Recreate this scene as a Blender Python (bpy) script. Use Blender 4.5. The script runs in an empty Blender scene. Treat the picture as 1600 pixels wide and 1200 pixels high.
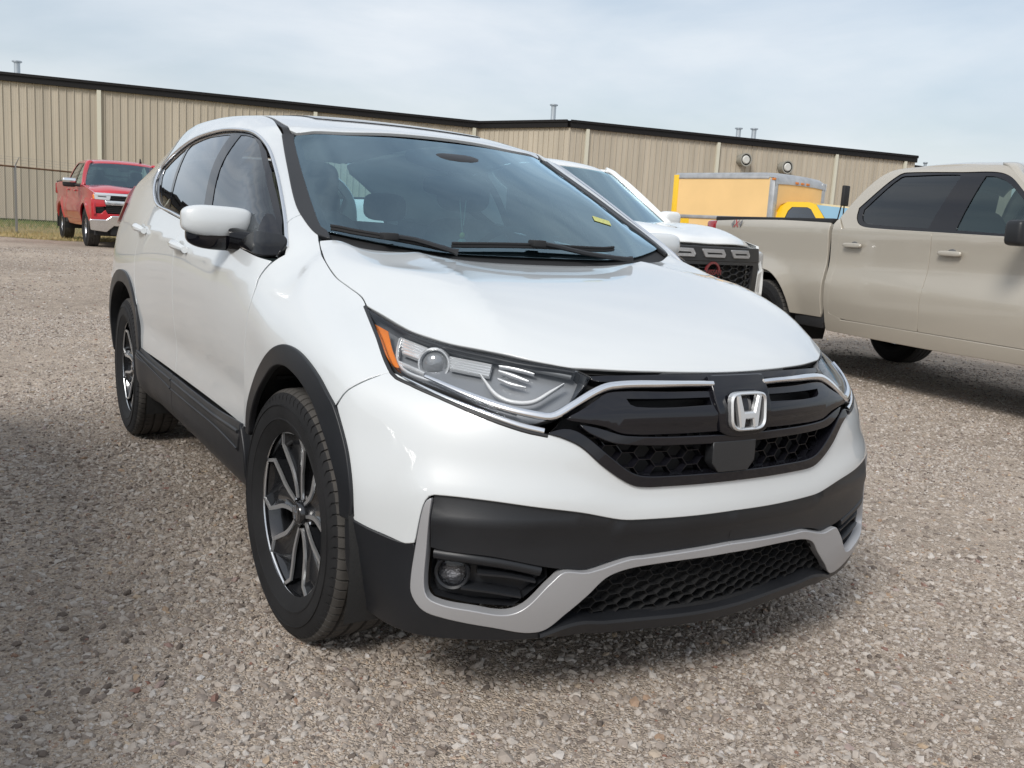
import bpy, bmesh, math, random
import numpy as np
from mathutils import Vector, Matrix
from mathutils.bvhtree import BVHTree
from mathutils.geometry import delaunay_2d_cdt
random.seed(7); RNG=np.random.default_rng(7)
SC=bpy.context.scene; COL=SC.collection
rad=math.radians
# ------------------------------------------------------------------ camera, sky, sun, exposure
cam=bpy.data.cameras.new('camera'); CAM=bpy.data.objects.new('camera',cam); COL.objects.link(CAM)
CAM_POS=(2.4865,-1.6881,1.1960)
def cam_axes(yaw,pitch,roll):
    f=Vector((math.cos(yaw)*math.cos(pitch),math.sin(yaw)*math.cos(pitch),math.sin(pitch)))
    r=Vector((math.sin(yaw),-math.cos(yaw),0)); d=-r.cross(f)
    return r*math.cos(roll)+d*math.sin(roll), -r*math.sin(roll)+d*math.cos(roll), f
_r,_d,_f=cam_axes(rad(148.5657),rad(-9.5106),rad(-3.4862))
CAM.matrix_world=Matrix(((_r.x,-_d.x,-_f.x,CAM_POS[0]),(_r.y,-_d.y,-_f.y,CAM_POS[1]),(_r.z,-_d.z,-_f.z,CAM_POS[2]),(0,0,0,1)))
cam.sensor_width=36; cam.lens=1462.9/1600*36; cam.clip_start=.05; cam.clip_end=2000
SC.camera=CAM
SUN_EL,SUN_AZ=rad(41),rad(-58)          # direction towards the sun: azimuth from +X
world=bpy.data.worlds.new('World'); SC.world=world; world.use_nodes=True
def setup_world():
    nt=world.node_tree; N=nt.nodes; L=nt.links
    bg=N['Background']
    sky=N.new('ShaderNodeTexSky'); sky.sky_type='NISHITA'; sky.sun_disc=False
    sky.sun_elevation=SUN_EL; sky.sun_rotation=math.pi/2-SUN_AZ
    sky.air_density=1.2; sky.dust_density=2.5; sky.ozone_density=1.5
    tc=N.new('ShaderNodeTexCoord'); mp=N.new('ShaderNodeMapping'); mp.inputs['Scale'].default_value=(1.0,1.0,3.2)
    no=N.new('ShaderNodeTexNoise'); no.inputs['Scale'].default_value=2.1; no.inputs['Detail'].default_value=7; no.inputs['Roughness'].default_value=.55
    no.inputs['Distortion'].default_value=.35
    cr=N.new('ShaderNodeValToRGB'); cr.color_ramp.elements[0].position=.30; cr.color_ramp.elements[1].position=.62
    cr.color_ramp.elements[0].color=(.42,.42,.42,1); cr.color_ramp.elements[1].color=(.90,.90,.90,1)
    no2=N.new('ShaderNodeTexNoise'); no2.inputs['Scale'].default_value=3.7; no2.inputs['Detail'].default_value=6
    cr2=N.new('ShaderNodeValToRGB'); cr2.color_ramp.elements[0].position=.35; cr2.color_ramp.elements[1].position=.68
    cr2.color_ramp.elements[0].color=(5.6,6.15,6.8,1); cr2.color_ramp.elements[1].color=(7.0,7.3,7.65,1)
    mx=N.new('ShaderNodeMixRGB')
    L.new(tc.outputs['Generated'],mp.inputs['Vector']); L.new(mp.outputs['Vector'],no.inputs['Vector']); L.new(mp.outputs['Vector'],no2.inputs['Vector'])
    L.new(no.outputs['Fac'],cr.inputs['Fac']); L.new(no2.outputs['Fac'],cr2.inputs['Fac'])
    L.new(cr.outputs['Color'],mx.inputs['Fac']); L.new(sky.outputs['Color'],mx.inputs['Color1']); L.new(cr2.outputs['Color'],mx.inputs['Color2'])
    L.new(mx.outputs['Color'],bg.inputs['Color']); bg.inputs['Strength'].default_value=.105
setup_world()
sun=bpy.data.lights.new('sun','SUN'); SUN=bpy.data.objects.new('sun',sun); COL.objects.link(SUN)
sun.energy=2.05; sun.angle=rad(18); sun.color=(1,.97,.92)
SUN.rotation_euler=Vector((math.cos(SUN_EL)*math.cos(SUN_AZ),math.cos(SUN_EL)*math.sin(SUN_AZ),math.sin(SUN_EL))).to_track_quat('Z','Y').to_euler()
SC.view_settings.view_transform='Standard'; SC.view_settings.look='None'; SC.view_settings.gamma=1
SC.view_settings.exposure=.31
SC.view_settings.use_curve_mapping=False
SC.render.engine='CYCLES'
SC.cycles.use_denoising=True; SC.cycles.max_bounces=8; SC.cycles.transparent_max_bounces=16
SC.cycles.caustics_reflective=False; SC.cycles.caustics_refractive=False

# ------------------------------------------------------------------ materials
MATS={}
def mat(name,col,rough=.5,metal=0,coat=0,coat_rough=.03,spec=.5,noise=None,bump=None,emit=None):
    """procedural material; noise=(scale,amount) colour variation, bump=(scale,strength,distance)"""
    if name in MATS: return MATS[name]
    m=bpy.data.materials.new(name); m.use_nodes=True; nt=m.node_tree; N=nt.nodes; L=nt.links
    b=N['Principled BSDF']
    b.inputs['Base Color'].default_value=(*col,1); b.inputs['Roughness'].default_value=rough; b.inputs['Metallic'].default_value=metal
    b.inputs['Coat Weight'].default_value=coat; b.inputs['Coat Roughness'].default_value=coat_rough
    b.inputs['Specular IOR Level'].default_value=spec
    if noise or bump:
        tc=N.new('ShaderNodeTexCoord')
    if noise:
        n=N.new('ShaderNodeTexNoise'); n.inputs['Scale'].default_value=noise[0]; n.inputs['Detail'].default_value=6
        L.new(tc.outputs['Object'],n.inputs['Vector'])
        r=N.new('ShaderNodeMapRange'); r.inputs['From Min'].default_value=.3; r.inputs['From Max'].default_value=.7
        r.inputs['To Min'].default_value=1-noise[1]; r.inputs['To Max'].default_value=1+noise[1]
        L.new(n.outputs['Fac'],r.inputs['Value'])
        v=N.new('ShaderNodeVectorMath'); v.operation='SCALE'; v.inputs[0].default_value=col
        L.new(r.outputs['Result'],v.inputs['Scale']); L.new(v.outputs['Vector'],b.inputs['Base Color'])
        r2=N.new('ShaderNodeMapRange'); r2.inputs['From Min'].default_value=.3; r2.inputs['From Max'].default_value=.7
        r2.inputs['To Min'].default_value=max(0,rough-.08); r2.inputs['To Max'].default_value=min(1,rough+.08)
        L.new(n.outputs['Fac'],r2.inputs['Value']); L.new(r2.outputs['Result'],b.inputs['Roughness'])
    if bump:
        n2=N.new('ShaderNodeTexNoise'); n2.inputs['Scale'].default_value=bump[0]; n2.inputs['Detail'].default_value=4
        L.new(tc.outputs['Object'],n2.inputs['Vector'])
        bp=N.new('ShaderNodeBump'); bp.inputs['Strength'].default_value=bump[1]; bp.inputs['Distance'].default_value=bump[2]
        L.new(n2.outputs['Fac'],bp.inputs['Height']); L.new(bp.outputs['Normal'],b.inputs['Normal'])
    if emit: b.inputs['Emission Color'].default_value=(*emit[0],1); b.inputs['Emission Strength'].default_value=emit[1]
    MATS[name]=m; return m
def glass_mat(name,tint,refl_rough=.01,ior=1.5,boost=1.0,rcol=(.92,.96,1)):
    """thin sheet glass: tinted transmission with a fresnel reflection on top"""
    if name in MATS: return MATS[name]
    m=bpy.data.materials.new(name); m.use_nodes=True; nt=m.node_tree; N=nt.nodes; L=nt.links
    N.remove(N['Principled BSDF']); out=N['Material Output']
    t=N.new('ShaderNodeBsdfTransparent'); t.inputs['Color'].default_value=(*tint,1)
    g=N.new('ShaderNodeBsdfGlossy'); g.inputs['Roughness'].default_value=refl_rough; g.inputs['Color'].default_value=(*rcol,1)
    f=N.new('ShaderNodeFresnel'); f.inputs['IOR'].default_value=ior
    mu=N.new('ShaderNodeMath'); mu.operation='MULTIPLY'; mu.use_clamp=True; mu.inputs[1].default_value=boost
    geo=N.new('ShaderNodeNewGeometry')
    s=N.new('ShaderNodeMixShader')
    L.new(f.outputs[0],mu.inputs[0]); L.new(mu.outputs[0],s.inputs[0]); L.new(t.outputs[0],s.inputs[1]); L.new(g.outputs[0],s.inputs[2]); L.new(s.outputs[0],out.inputs[0])
    MATS[name]=m; return m
WHITE=mat('pearl_white_paint',(.60,.622,.63),.38,0,1.0,.02)
BLACKGLOSS=mat('gloss_black_trim',(.008,.008,.011),.2,0,1,.02,spec=0)
CLAD=mat('textured_black_plastic',(.013,.014,.0165),.43,0,0,spec=.45,bump=(900,.25,.0006),noise=(3,.12))
BLACK=mat('matt_black',(.012,.012,.013),.7)
DARK=mat('dark_shell',(.012,.012,.012),.9)
CHROME=mat('chrome',(.80,.81,.83),.12,1)
SATIN=mat('satin_silver_paint',(.40,.40,.41),.34,.35)
SEAL=mat('rubber_seal',(.013,.013,.014),.45)
GLASS=glass_mat('windscreen_glass',(.32,.57,.63),boost=2.3,rcol=(.66,.88,1.0))
TINT=glass_mat('privacy_glass',(.05,.055,.06),boost=1.55)
TINTF=glass_mat('door_glass',(.13,.16,.165),boost=1.55)
LENS=glass_mat('clear_lens',(.93,.94,.95),.015,1.45)

# ------------------------------------------------------------------ object helpers
def link(o,parent=None):
    COL.objects.link(o)
    if parent is not None: o.parent=parent
    return o
def thing(name,label,cat,loc=(0,0,0),rotz=0,group=None):
    o=bpy.data.objects.new(name,None); o.empty_display_size=.2; link(o)
    o.location=loc; o.rotation_euler=(0,0,rotz); o['label']=label; o['category']=cat
    if group: o['group']=group
    return o
def tag(o,label,cat,group=None):
    o['label']=label; o['category']=cat
    if group: o['group']=group
    return o
def mesh(name,V,F,m,parent=None,smooth=True,normals=None,angle=None):
    me=bpy.data.meshes.new(name)
    V=np.asarray(V,float)
    me.from_pydata(V.tolist(),[],[list(map(int,f)) for f in F])
    if isinstance(m,(list,tuple)):
        for k in m: me.materials.append(k)
    else: me.materials.append(m)
    if smooth: me.polygons.foreach_set('use_smooth',[True]*len(me.polygons))
    me.update()
    if normals is not None: me.normals_split_custom_set_from_vertices(np.asarray(normals,float).tolist())
    elif angle is not None: me.set_sharp_from_angle(angle=rad(angle))
    return link(bpy.data.objects.new(name,me),parent)
class MB:
    """collects simple solids into one mesh"""
    def __init__(s): s.V=[];s.F=[]
    def add(s,V,F):
        o=len(s.V); s.V+= [tuple(map(float,v)) for v in V]; s.F+=[[i+o for i in f] for f in F]; return s
    def box(s,a,b,bev=0):
        (x0,y0,z0),(x1,y1,z1)=a,b
        if bev<=0:
            return s.add([(x0,y0,z0),(x1,y0,z0),(x1,y1,z0),(x0,y1,z0),(x0,y0,z1),(x1,y0,z1),(x1,y1,z1),(x0,y1,z1)],
              [(3,2,1,0),(4,5,6,7),(0,1,5,4),(1,2,6,5),(2,3,7,6),(3,0,4,7)])
        bm=bmesh.new(); bmesh.ops.create_cube(bm,size=1)
        for v in bm.verts: v.co=Vector(((x0+x1)/2+v.co.x*(x1-x0),(y0+y1)/2+v.co.y*(y1-y0),(z0+z1)/2+v.co.z*(z1-z0)))
        bmesh.ops.bevel(bm,geom=bm.edges[:],offset=bev,segments=2,affect='EDGES',profile=.5)
        return s.bm(bm)
    def bm(s,bm):
        bm.verts.index_update(); s.add([v.co[:] for v in bm.verts],[[v.index for v in f.verts] for f in bm.faces]); bm.free(); return s
    def tube(s,pts,r,n=8,closed=False,cap=True):
        pts=[Vector(p) for p in pts]; rs=r if hasattr(r,'__len__') else [r]*len(pts)
        rings=[]; m=len(pts); up=None
        for i,p in enumerate(pts):
            a=pts[(i-1)%m] if closed or i>0 else p; b=pts[(i+1)%m] if closed or i<m-1 else p
            t=(b-a).normalized()
            if up is None: up=Vector((0,0,1)) if abs(t.z)<.9 else Vector((1,0,0))
            u=(up-t*up.dot(t)).normalized(); w=t.cross(u); up=u
            rings.append([p+u*rs[i]*math.cos(2*math.pi*k/n)+w*rs[i]*math.sin(2*math.pi*k/n) for k in range(n)])
        o=len(s.V)
        for rg in rings: s.V+=[v[:] for v in rg]
        for i in range(m if closed else m-1):
            j=(i+1)%m
            for k in range(n): s.F.append([o+i*n+k,o+i*n+(k+1)%n,o+j*n+(k+1)%n,o+j*n+k])
        if cap and not closed: s.F.append([o+k for k in range(n)][::-1]); s.F.append([o+(m-1)*n+k for k in range(n)])
        return s
    def prism(s,poly,depth_vec,origin=(0,0,0),ex=(1,0,0),ey=(0,1,0)):
        """extrude a 2D polygon drawn in the plane (ex,ey)"""
        O,X,Y,D=Vector(origin),Vector(ex),Vector(ey),Vector(depth_vec)
        a=[O+X*p[0]+Y*p[1] for p in poly]; n=len(a); o=len(s.V)
        s.V+=[v[:] for v in a]+[(v+D)[:] for v in a]
        s.F.append([o+i for i in range(n)]); s.F.append([o+n+i for i in range(n)][::-1])
        for i in range(n): j=(i+1)%n; s.F.append([o+j,o+i,o+n+i,o+n+j])
        return s
    def lathe(s,prof,axis='y',n=48,c=(0,0,0),closed=False):
        """prof: (r, a) pairs, a along the axis"""
        o=len(s.V); m=len(prof)
        for k in range(n):
            t=2*math.pi*k/n
            for r,a in prof:
                if axis=='y': p=(r*math.sin(t),a,r*math.cos(t))
                elif axis=='x': p=(a,r*math.cos(t),r*math.sin(t))
                else: p=(r*math.cos(t),r*math.sin(t),a)
                s.V.append((p[0]+c[0],p[1]+c[1],p[2]+c[2]))
        for k in range(n):
            for i in range(m if closed else m-1):
                a0=o+k*m+i; a1=o+k*m+(i+1)%m; b0=o+((k+1)%n)*m+i; b1=o+((k+1)%n)*m+(i+1)%m
                s.F.append([a0,a1,b1,b0])
        return s
    def build(s,name,m,parent=None,smooth=True,angle=35): 
        o=mesh(name,s.V,s.F,m,parent,smooth,angle=angle if smooth else None)
        bm=bmesh.new(); bm.from_mesh(o.data); bmesh.ops.recalc_face_normals(bm,faces=bm.faces); bm.to_mesh(o.data); bm.free()
        return o
def copy_tree(o,parent=None):
    c=o.copy(); COL.objects.link(c); c.parent=parent
    for ch in list(o.children): copy_tree(ch,c)
    return c
def crom(pts,n=6,closed=False,sharp=38):
    """Catmull-Rom through 2D/3D points keeping sharp corners"""
    P=np.asarray(pts,float); m=len(P); out=[]
    def isc(i):
        if not closed and i in (0,m-1): return True
        a=P[i]-P[i-1]; b=P[(i+1)%m]-P[i]
        c=np.dot(a,b)/(np.linalg.norm(a)*np.linalg.norm(b)+1e-12)
        return math.degrees(math.acos(max(-1,min(1,c))))>sharp
    co=[isc(i) for i in range(m)]
    for i in range(m if closed else m-1):
        p1=P[i];p2=P[(i+1)%m]; d=np.linalg.norm(p2-p1)
        p0=P[i-1] if not co[i] else p1-(p2-p1); p3=P[(i+2)%m] if not co[(i+1)%m] else p2+(p2-p1)
        t1=(p2-p0); t2=(p3-p1)
        t1=t1/(np.linalg.norm(t1)+1e-12)*d; t2=t2/(np.linalg.norm(t2)+1e-12)*d
        k=n if not(co[i] and co[(i+1)%m]) else n
        for j in range(k):
            t=j/k; h=t*t*(3-2*t)
            out.append((2*t**3-3*t*t+1)*p1+(t**3-2*t*t+t)*t1+(-2*t**3+3*t*t)*p2+(t**3-t*t)*t2)
    if not closed: out.append(P[-1])
    return np.array(out)
def resample(P,step,closed=False,keep=30):
    """resample a polyline at about `step`, keeping its sharp corners"""
    P=np.asarray(P,float); n=len(P)
    if closed: P=np.vstack([P,P[:1]])
    cor=[0]
    for i in range(1,len(P)-1):
        a=P[i]-P[i-1];b=P[i+1]-P[i]; c=np.dot(a,b)/(np.linalg.norm(a)*np.linalg.norm(b)+1e-12)
        if math.degrees(math.acos(max(-1,min(1,c))))>keep: cor.append(i)
    cor.append(len(P)-1); out=[]
    for a,b in zip(cor[:-1],cor[1:]):
        s=P[a:b+1]; L=np.r_[0,np.cumsum(np.linalg.norm(np.diff(s,axis=0),axis=1))]
        k=max(1,int(round(L[-1]/step))); t=np.linspace(0,L[-1],k+1)[:-1]
        out.append(np.stack([np.interp(t,L,s[:,j]) for j in range(s.shape[1])],1))
    out=np.vstack(out)
    return out if closed else np.vstack([out,P[-1:]])
def in_poly(Q,P):
    x,y=Q[:,0],Q[:,1]; r=np.zeros(len(Q),bool); n=len(P)
    for i in range(n):
        x1,y1=P[i];x2,y2=P[(i+1)%n]
        if y1==y2: continue
        c=((y1>y)!=(y2>y))&(x<(x2-x1)*(y-y1)/(y2-y1)+x1); r^=c
    return r
def seg_dist(Q,P):
    d=np.full(len(Q),1e9); n=len(P)
    for i in range(n):
        a=P[i];b=P[(i+1)%n]; ab=b-a; t=np.clip(((Q-a)@ab)/(ab@ab+1e-12),0,1)
        d=np.minimum(d,np.linalg.norm(Q-(a+t[:,None]*ab),axis=1))
    return d
def inset(P,g):
    n=len(P); A=0.5*np.sum(P[:,0]*np.roll(P[:,1],-1)-np.roll(P[:,0],-1)*P[:,1])
    e=np.roll(P,-1,0)-P; l=np.linalg.norm(e,axis=1,keepdims=True)+1e-12; e=e/l
    nrm=np.stack([-e[:,1],e[:,0]],1)*(1 if A>0 else -1)     # inward normal of edge i
    m=nrm+np.roll(nrm,1,0); k=np.sum(m*nrm,1,keepdims=True); m=m/np.maximum(k,.35)
    return P+m*g, m/(np.linalg.norm(m,axis=1,keepdims=True)+1e-12)
def cdt_fill(loops,h):
    """triangulate loops[0] minus the other loops with interior points on a grid of pitch h"""
    P=loops[0]; lo,hi=P.min(0),P.max(0)
    gx=np.arange(lo[0],hi[0]+h,h); gy=np.arange(lo[1],hi[1]+h,h*.87)
    X,Y=np.meshgrid(gx,gy); X=X+(np.arange(len(gy))%2)[:,None]*h*.5
    Q=np.stack([X.ravel(),Y.ravel()],1)
    k=in_poly(Q,P)&(seg_dist(Q,P)>h*.55)
    for H in loops[1:]: k&=~in_poly(Q,H)&(seg_dist(Q,H)>h*.55)
    Q=Q[k]
    pts=[Vector(p) for L_ in loops for p in L_]+[Vector(q) for q in Q]
    edges=[];o=0
    for L_ in loops:
        n=len(L_); edges+=[(o+i,o+(i+1)%n) for i in range(n)]; o+=n
    r=delaunay_2d_cdt(pts,edges,[],0,1e-7)
    V=np.array([v[:] for v in r[0]]); F=np.array([f for f in r[2]])
    src=[ (s[0] if s else -1) for s in r[3]]
    c=V[F].mean(1); k=in_poly(c,P)
    for H in loops[1:]: k&=~in_poly(c,H)
    F=F[k]
    # consistent winding
    a=V[F[:,1]]-V[F[:,0]]; b=V[F[:,2]]-V[F[:,0]]
    fl=(a[:,0]*b[:,1]-a[:,1]*b[:,0])<0; F[fl]=F[fl][:,::-1]
    mp={}
    for i,s in enumerate(src):
        if s>=0 and s not in mp: mp[s]=i
    ol=[];o=0
    for L_ in loops:
        ol.append([mp.get(o+i,-1) for i in range(len(L_))]); o+=len(L_)
    return V,F,ol
def frame(dirn):
    d=Vector(dirn).normalized()
    up=Vector((0,0,1)) if abs(d.z)<.8 else Vector((1,0,0))
    e1=up.cross(-d).normalized(); e2=(-d).cross(e1)
    return np.array(e1),np.array(e2),np.array(d)
# ------------------------------------------------------------------ body surface of the white suv: points on the surface -> smooth subdivision cage
LOW=[ # columns front centre -> rear corner, rows r0..r6
[(.79,0,.235),(.815,0,.34),(.833,0,.46),(.835,0,.57),(.835,0,.68),(.825,0,.78),(.775,0,.872)],
[(.765,.27,.235),(.79,.27,.34),(.812,.27,.46),(.815,.27,.57),(.81,.27,.68),(.795,.27,.785),(.74,.27,.88)],
[(.735,.50,.225),(.76,.50,.335),(.765,.50,.46),(.77,.50,.57),(.755,.50,.68),(.715,.50,.79),(.61,.50,.898)],
[(.665,.67,.22),(.69,.68,.33),(.70,.675,.46),(.69,.67,.57),(.665,.66,.69),(.60,.645,.805),(.475,.605,.912)],
[(.575,.775,.215),(.60,.785,.325),(.605,.775,.46),(.60,.775,.57),(.565,.765,.69),(.48,.74,.825),(.31,.69,.935)],
[(.44,.82,.22),(.48,.845,.34),(.50,.85,.46),(.49,.855,.57),(.45,.845,.70),(.36,.815,.85),(.15,.728,.965)],
[(.33,.85,.22),(.35,.885,.34),(.36,.895,.46),(.36,.90,.58),(.33,.895,.72),(.25,.86,.87),(.05,.738,.999)],
[(.1,.86,.24),(.1,.90,.35),(.1,.915,.47),(.1,.922,.60),(.09,.918,.75),(.06,.88,.90),(-.09,.748,1.048)],
[(-.06,.866,.25),(-.06,.90,.355),(-.06,.914,.475),(-.06,.921,.61),(-.06,.917,.76),(-.07,.888,.915),(-.205,.728,1.085)],
[(-.2,.87,.26),(-.2,.90,.36),(-.2,.912,.48),(-.2,.918,.62),(-.2,.915,.77),(-.2,.892,.93),(-.30,.705,1.115)],
[(-.42,.872,.27),(-.42,.90,.37),(-.42,.906,.49),(-.42,.908,.63),(-.42,.912,.78),(-.42,.902,.94),(-.39,.848,1.075)],
[(-.75,.872,.27),(-.75,.90,.37),(-.75,.902,.49),(-.75,.902,.63),(-.75,.912,.79),(-.75,.908,.955),(-.66,.864,1.092)],
[(-1.2,.872,.28),(-1.2,.90,.37),(-1.2,.902,.49),(-1.2,.902,.63),(-1.2,.913,.80),(-1.2,.91,.98),(-1.15,.868,1.128)],
[(-1.75,.872,.27),(-1.75,.90,.37),(-1.75,.906,.49),(-1.75,.908,.63),(-1.75,.916,.80),(-1.75,.913,1.0),(-1.75,.868,1.172)],
[(-2.3,.87,.26),(-2.3,.905,.37),(-2.3,.918,.49),(-2.3,.925,.63),(-2.3,.926,.80),(-2.3,.911,1.01),(-2.35,.855,1.21)],
[(-2.85,.86,.26),(-2.85,.90,.37),(-2.85,.915,.49),(-2.85,.922,.63),(-2.85,.917,.82),(-2.85,.887,1.03),(-2.85,.82,1.24)],
[(-3.2,.80,.28),(-3.25,.85,.37),(-3.28,.87,.49),(-3.28,.88,.63),(-3.26,.87,.83),(-3.25,.84,1.05),(-3.2,.77,1.26)],
]
UP={ # column -> rows r7,r8,r9
9:[(-.54,.655,1.232),(-.79,.610,1.355),(-1.04,.568,1.478)],
10:[(-.62,.785,1.235),(-.87,.71,1.375),(-1.12,.635,1.50)],
11:[(-.85,.805,1.27),(-1.1,.728,1.42),(-1.3,.648,1.532)],
12:[(-1.2,.815,1.31),(-1.4,.738,1.465),(-1.5,.65,1.562)],
13:[(-1.75,.818,1.34),(-1.85,.738,1.488),(-1.9,.648,1.582)],
14:[(-2.3,.80,1.355),(-2.3,.725,1.478),(-2.35,.64,1.577)],
15:[(-2.8,.76,1.35),(-2.8,.685,1.446),(-2.8,.605,1.538)],
16:[(-3.2,.72,1.335),(-3.22,.655,1.40),(-3.2,.57,1.48)],
}
TOP={ # strip rows, y columns 0..3 (column 4 is the edge)
'h1':[(.64,0,.945),(.60,.25,.952),(.49,.45,.972),(.385,.585,.982)],
'h2':[(.43,0,1.005),(.39,.25,1.012),(.29,.45,1.035),(.18,.59,1.047)],
'h3':[(.18,0,1.048),(.15,.25,1.053),(.08,.45,1.066),(0,.61,1.068)],
'h4':[(-.05,0,1.069),(-.065,.25,1.074),(-.105,.45,1.088),(-.155,.605,1.092)],
'cowl':[(-.13,0,1.075),(-.145,.25,1.08),(-.18,.45,1.095),(-.24,.60,1.105)],
'w1':[(-.38,0,1.225),(-.395,.24,1.227),(-.435,.44,1.232),(-.48,.57,1.238)],
'w2':[(-.66,0,1.375),(-.67,.23,1.375),(-.70,.41,1.374),(-.74,.53,1.371)],
'head':[(-.95,0,1.515),(-.96,.21,1.513),(-.985,.38,1.505),(-1.01,.49,1.496)],
10:[(-1.04,0,1.545),(-1.05,.21,1.542),(-1.07,.39,1.535),(-1.09,.53,1.522)],
11:[(-1.3,0,1.59),(-1.3,.22,1.587),(-1.3,.40,1.577),(-1.3,.54,1.56)],
12:[(-1.55,0,1.617),(-1.55,.22,1.614),(-1.53,.41,1.603),(-1.5,.55,1.587)],
13:[(-1.95,0,1.635),(-1.95,.22,1.632),(-1.93,.41,1.62),(-1.9,.55,1.604)],
14:[(-2.4,0,1.63),(-2.4,.22,1.627),(-2.38,.41,1.615),(-2.35,.55,1.598)],
15:[(-2.85,0,1.60),(-2.85,.22,1.596),(-2.83,.40,1.583),(-2.8,.53,1.566)],
16:[(-3.3,0,1.55),(-3.3,.21,1.546),(-3.28,.38,1.533),(-3.24,.50,1.513)],
}
REAR={9:None,
8:[(-3.45,0,1.46),(-3.45,.21,1.457),(-3.42,.40,1.45),(-3.33,.57,1.432)],
7:[(-3.52,0,1.33),(-3.52,.22,1.33),(-3.49,.43,1.33),(-3.38,.62,1.335)],
6:[(-3.6,0,1.19),(-3.6,.23,1.19),(-3.57,.45,1.195),(-3.43,.65,1.22)],
5:[(-3.64,0,1.03),(-3.64,.25,1.03),(-3.61,.48,1.03),(-3.48,.70,1.04)],
4:[(-3.66,0,.85),(-3.66,.25,.85),(-3.63,.50,.85),(-3.50,.72,.84)],
3:[(-3.68,0,.66),(-3.68,.25,.66),(-3.65,.50,.66),(-3.52,.73,.65)],
2:[(-3.68,0,.50),(-3.68,.25,.50),(-3.65,.50,.50),(-3.52,.73,.49)],
1:[(-3.65,0,.37),(-3.65,.25,.37),(-3.62,.48,.37),(-3.49,.71,.37)],
0:[(-3.58,0,.29),(-3.58,.24,.29),(-3.55,.47,.29),(-3.43,.68,.28)],
}
def build_cage(TOP=TOP,UP=UP):
    V=[];key={};F=[]
    def v(k,p):
        if k not in key: key[k]=len(V); V.append(p)
    for c,col in enumerate(LOW):
        for r,p in enumerate(col): v((c,r),p)
    for c,col in UP.items():
        for i,p in enumerate(col): v((c,7+i),p)
    order=['front','h1','h2','h3','h4','cowl','w1','w2','head',10,11,12,13,14,15,16]
    edge={'h1':(5,6),'h2':(6,6),'h3':(7,6),'h4':(8,6),'cowl':(9,6),'w1':(9,7),'w2':(9,8),'head':(9,9)}
    def top(row,j):
        if row=='front': return (j,6)
        if j==4: return edge[row] if row in edge else (row,9)
        return ('t',row,j)
    for row,ps in TOP.items():
        for j,p in enumerate(ps): v(('t',row,j),p)
    def rear(r,j):
        if j==4: return (16,r)
        if r==9: return ('t',16,j)
        return ('r',r,j)
    for r,ps in REAR.items():
        if ps:
            for j,p in enumerate(ps): v(('r',r,j),p)
    for c in range(16):
        for r in range(6): F.append([(c,r),(c+1,r),(c+1,r+1),(c,r+1)])
    for c in range(9,16):
        for r in range(6,9): F.append([(c,r),(c+1,r),(c+1,r+1),(c,r+1)])
    for a,b in zip(order[:-1],order[1:]):
        for j in range(4): F.append([top(a,j),top(a,j+1),top(b,j+1),top(b,j)])
    for r in range(9):
        for j in range(4): F.append([rear(r,j+1),rear(r,j),rear(r+1,j),rear(r+1,j+1)])
    V=np.array(V,float); F=np.array([[key[k] for k in f] for f in F])
    # mirror
    n=len(V); mp=np.arange(n)+n
    on=np.abs(V[:,1])<1e-9
    V2=V*[1,-1,1]
    allV=np.vstack([V,V2]); idx=np.where(on,np.arange(n),mp)
    F2=idx[F][:,::-1]
    allF=np.vstack([F,F2])
    used=np.unique(allF); re=-np.ones(len(allV),int); re[used]=np.arange(len(used))
    return allV[used],re[allF],key
def limit_matrix(n,F):
    from collections import defaultdict
    nb=defaultdict(set); diag=defaultdict(list); ec=defaultdict(int)
    for f in F:
        for i in range(4):
            a,b,c=f[i],f[(i+1)%4],f[(i+2)%4]
            nb[a].add(b);nb[b].add(a);diag[a].append(c);ec[frozenset((a,b))]+=1
    L=np.zeros((n,n))
    for i in range(n):
        bd=[j for j in nb[i] if ec[frozenset((i,j))]==1]
        if bd:
            L[i,i]=4/6
            for j in bd: L[i,j]+=1/6
        else:
            k=len(nb[i]); w=1/(k*(k+5))
            L[i,i]=k*k*w
            for j in nb[i]: L[i,j]+=4*w
            for j in diag[i]: L[i,j]+=w
    return L
def subdivide(V,F):
    n=len(V); E=np.sort(np.stack([F,np.roll(F,-1,1)],-1).reshape(-1,2),1)
    u,inv,cnt=np.unique(E,axis=0,return_inverse=True,return_counts=True); inv=inv.reshape(-1)
    fp=V[F].mean(1); m=len(u)
    mid=V[u].mean(1)
    fs=np.zeros((m,3)); np.add.at(fs,inv,np.repeat(fp,4,0))
    bd=cnt==1
    ep=np.where(bd[:,None],mid,(mid*2+fs)/4)
    val=np.zeros(n); np.add.at(val,F.reshape(-1),1)
    Fav=np.zeros((n,3)); np.add.at(Fav,F.reshape(-1),np.repeat(fp,4,0)); Fav/=val[:,None]
    Rs=np.zeros((n,3)); rc=np.zeros(n)
    for k in (0,1): np.add.at(Rs,u[:,k],mid); np.add.at(rc,u[:,k],1)
    Rav=Rs/rc[:,None]
    vp=(Fav+2*Rav+(rc-3)[:,None]*V)/rc[:,None]
    bs=np.zeros((n,3)); bc=np.zeros(n)
    for k in (0,1): np.add.at(bs,u[bd,k],mid[bd]); np.add.at(bc,u[bd,k],1)
    isb=bc>0
    vp[isb]=(V[isb]*2+bs[isb])/4 if False else (V[isb]+bs[isb]/2*1.0)/2
    nv=np.vstack([vp,fp,ep]); nf=len(F)
    e=inv.reshape(-1,4)+n+nf; f=np.arange(nf)+n
    Q=[np.stack([F[:,i],e[:,i],f,e[:,(i-1)%4]],1) for i in range(4)]
    return nv,np.vstack(Q)
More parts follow.
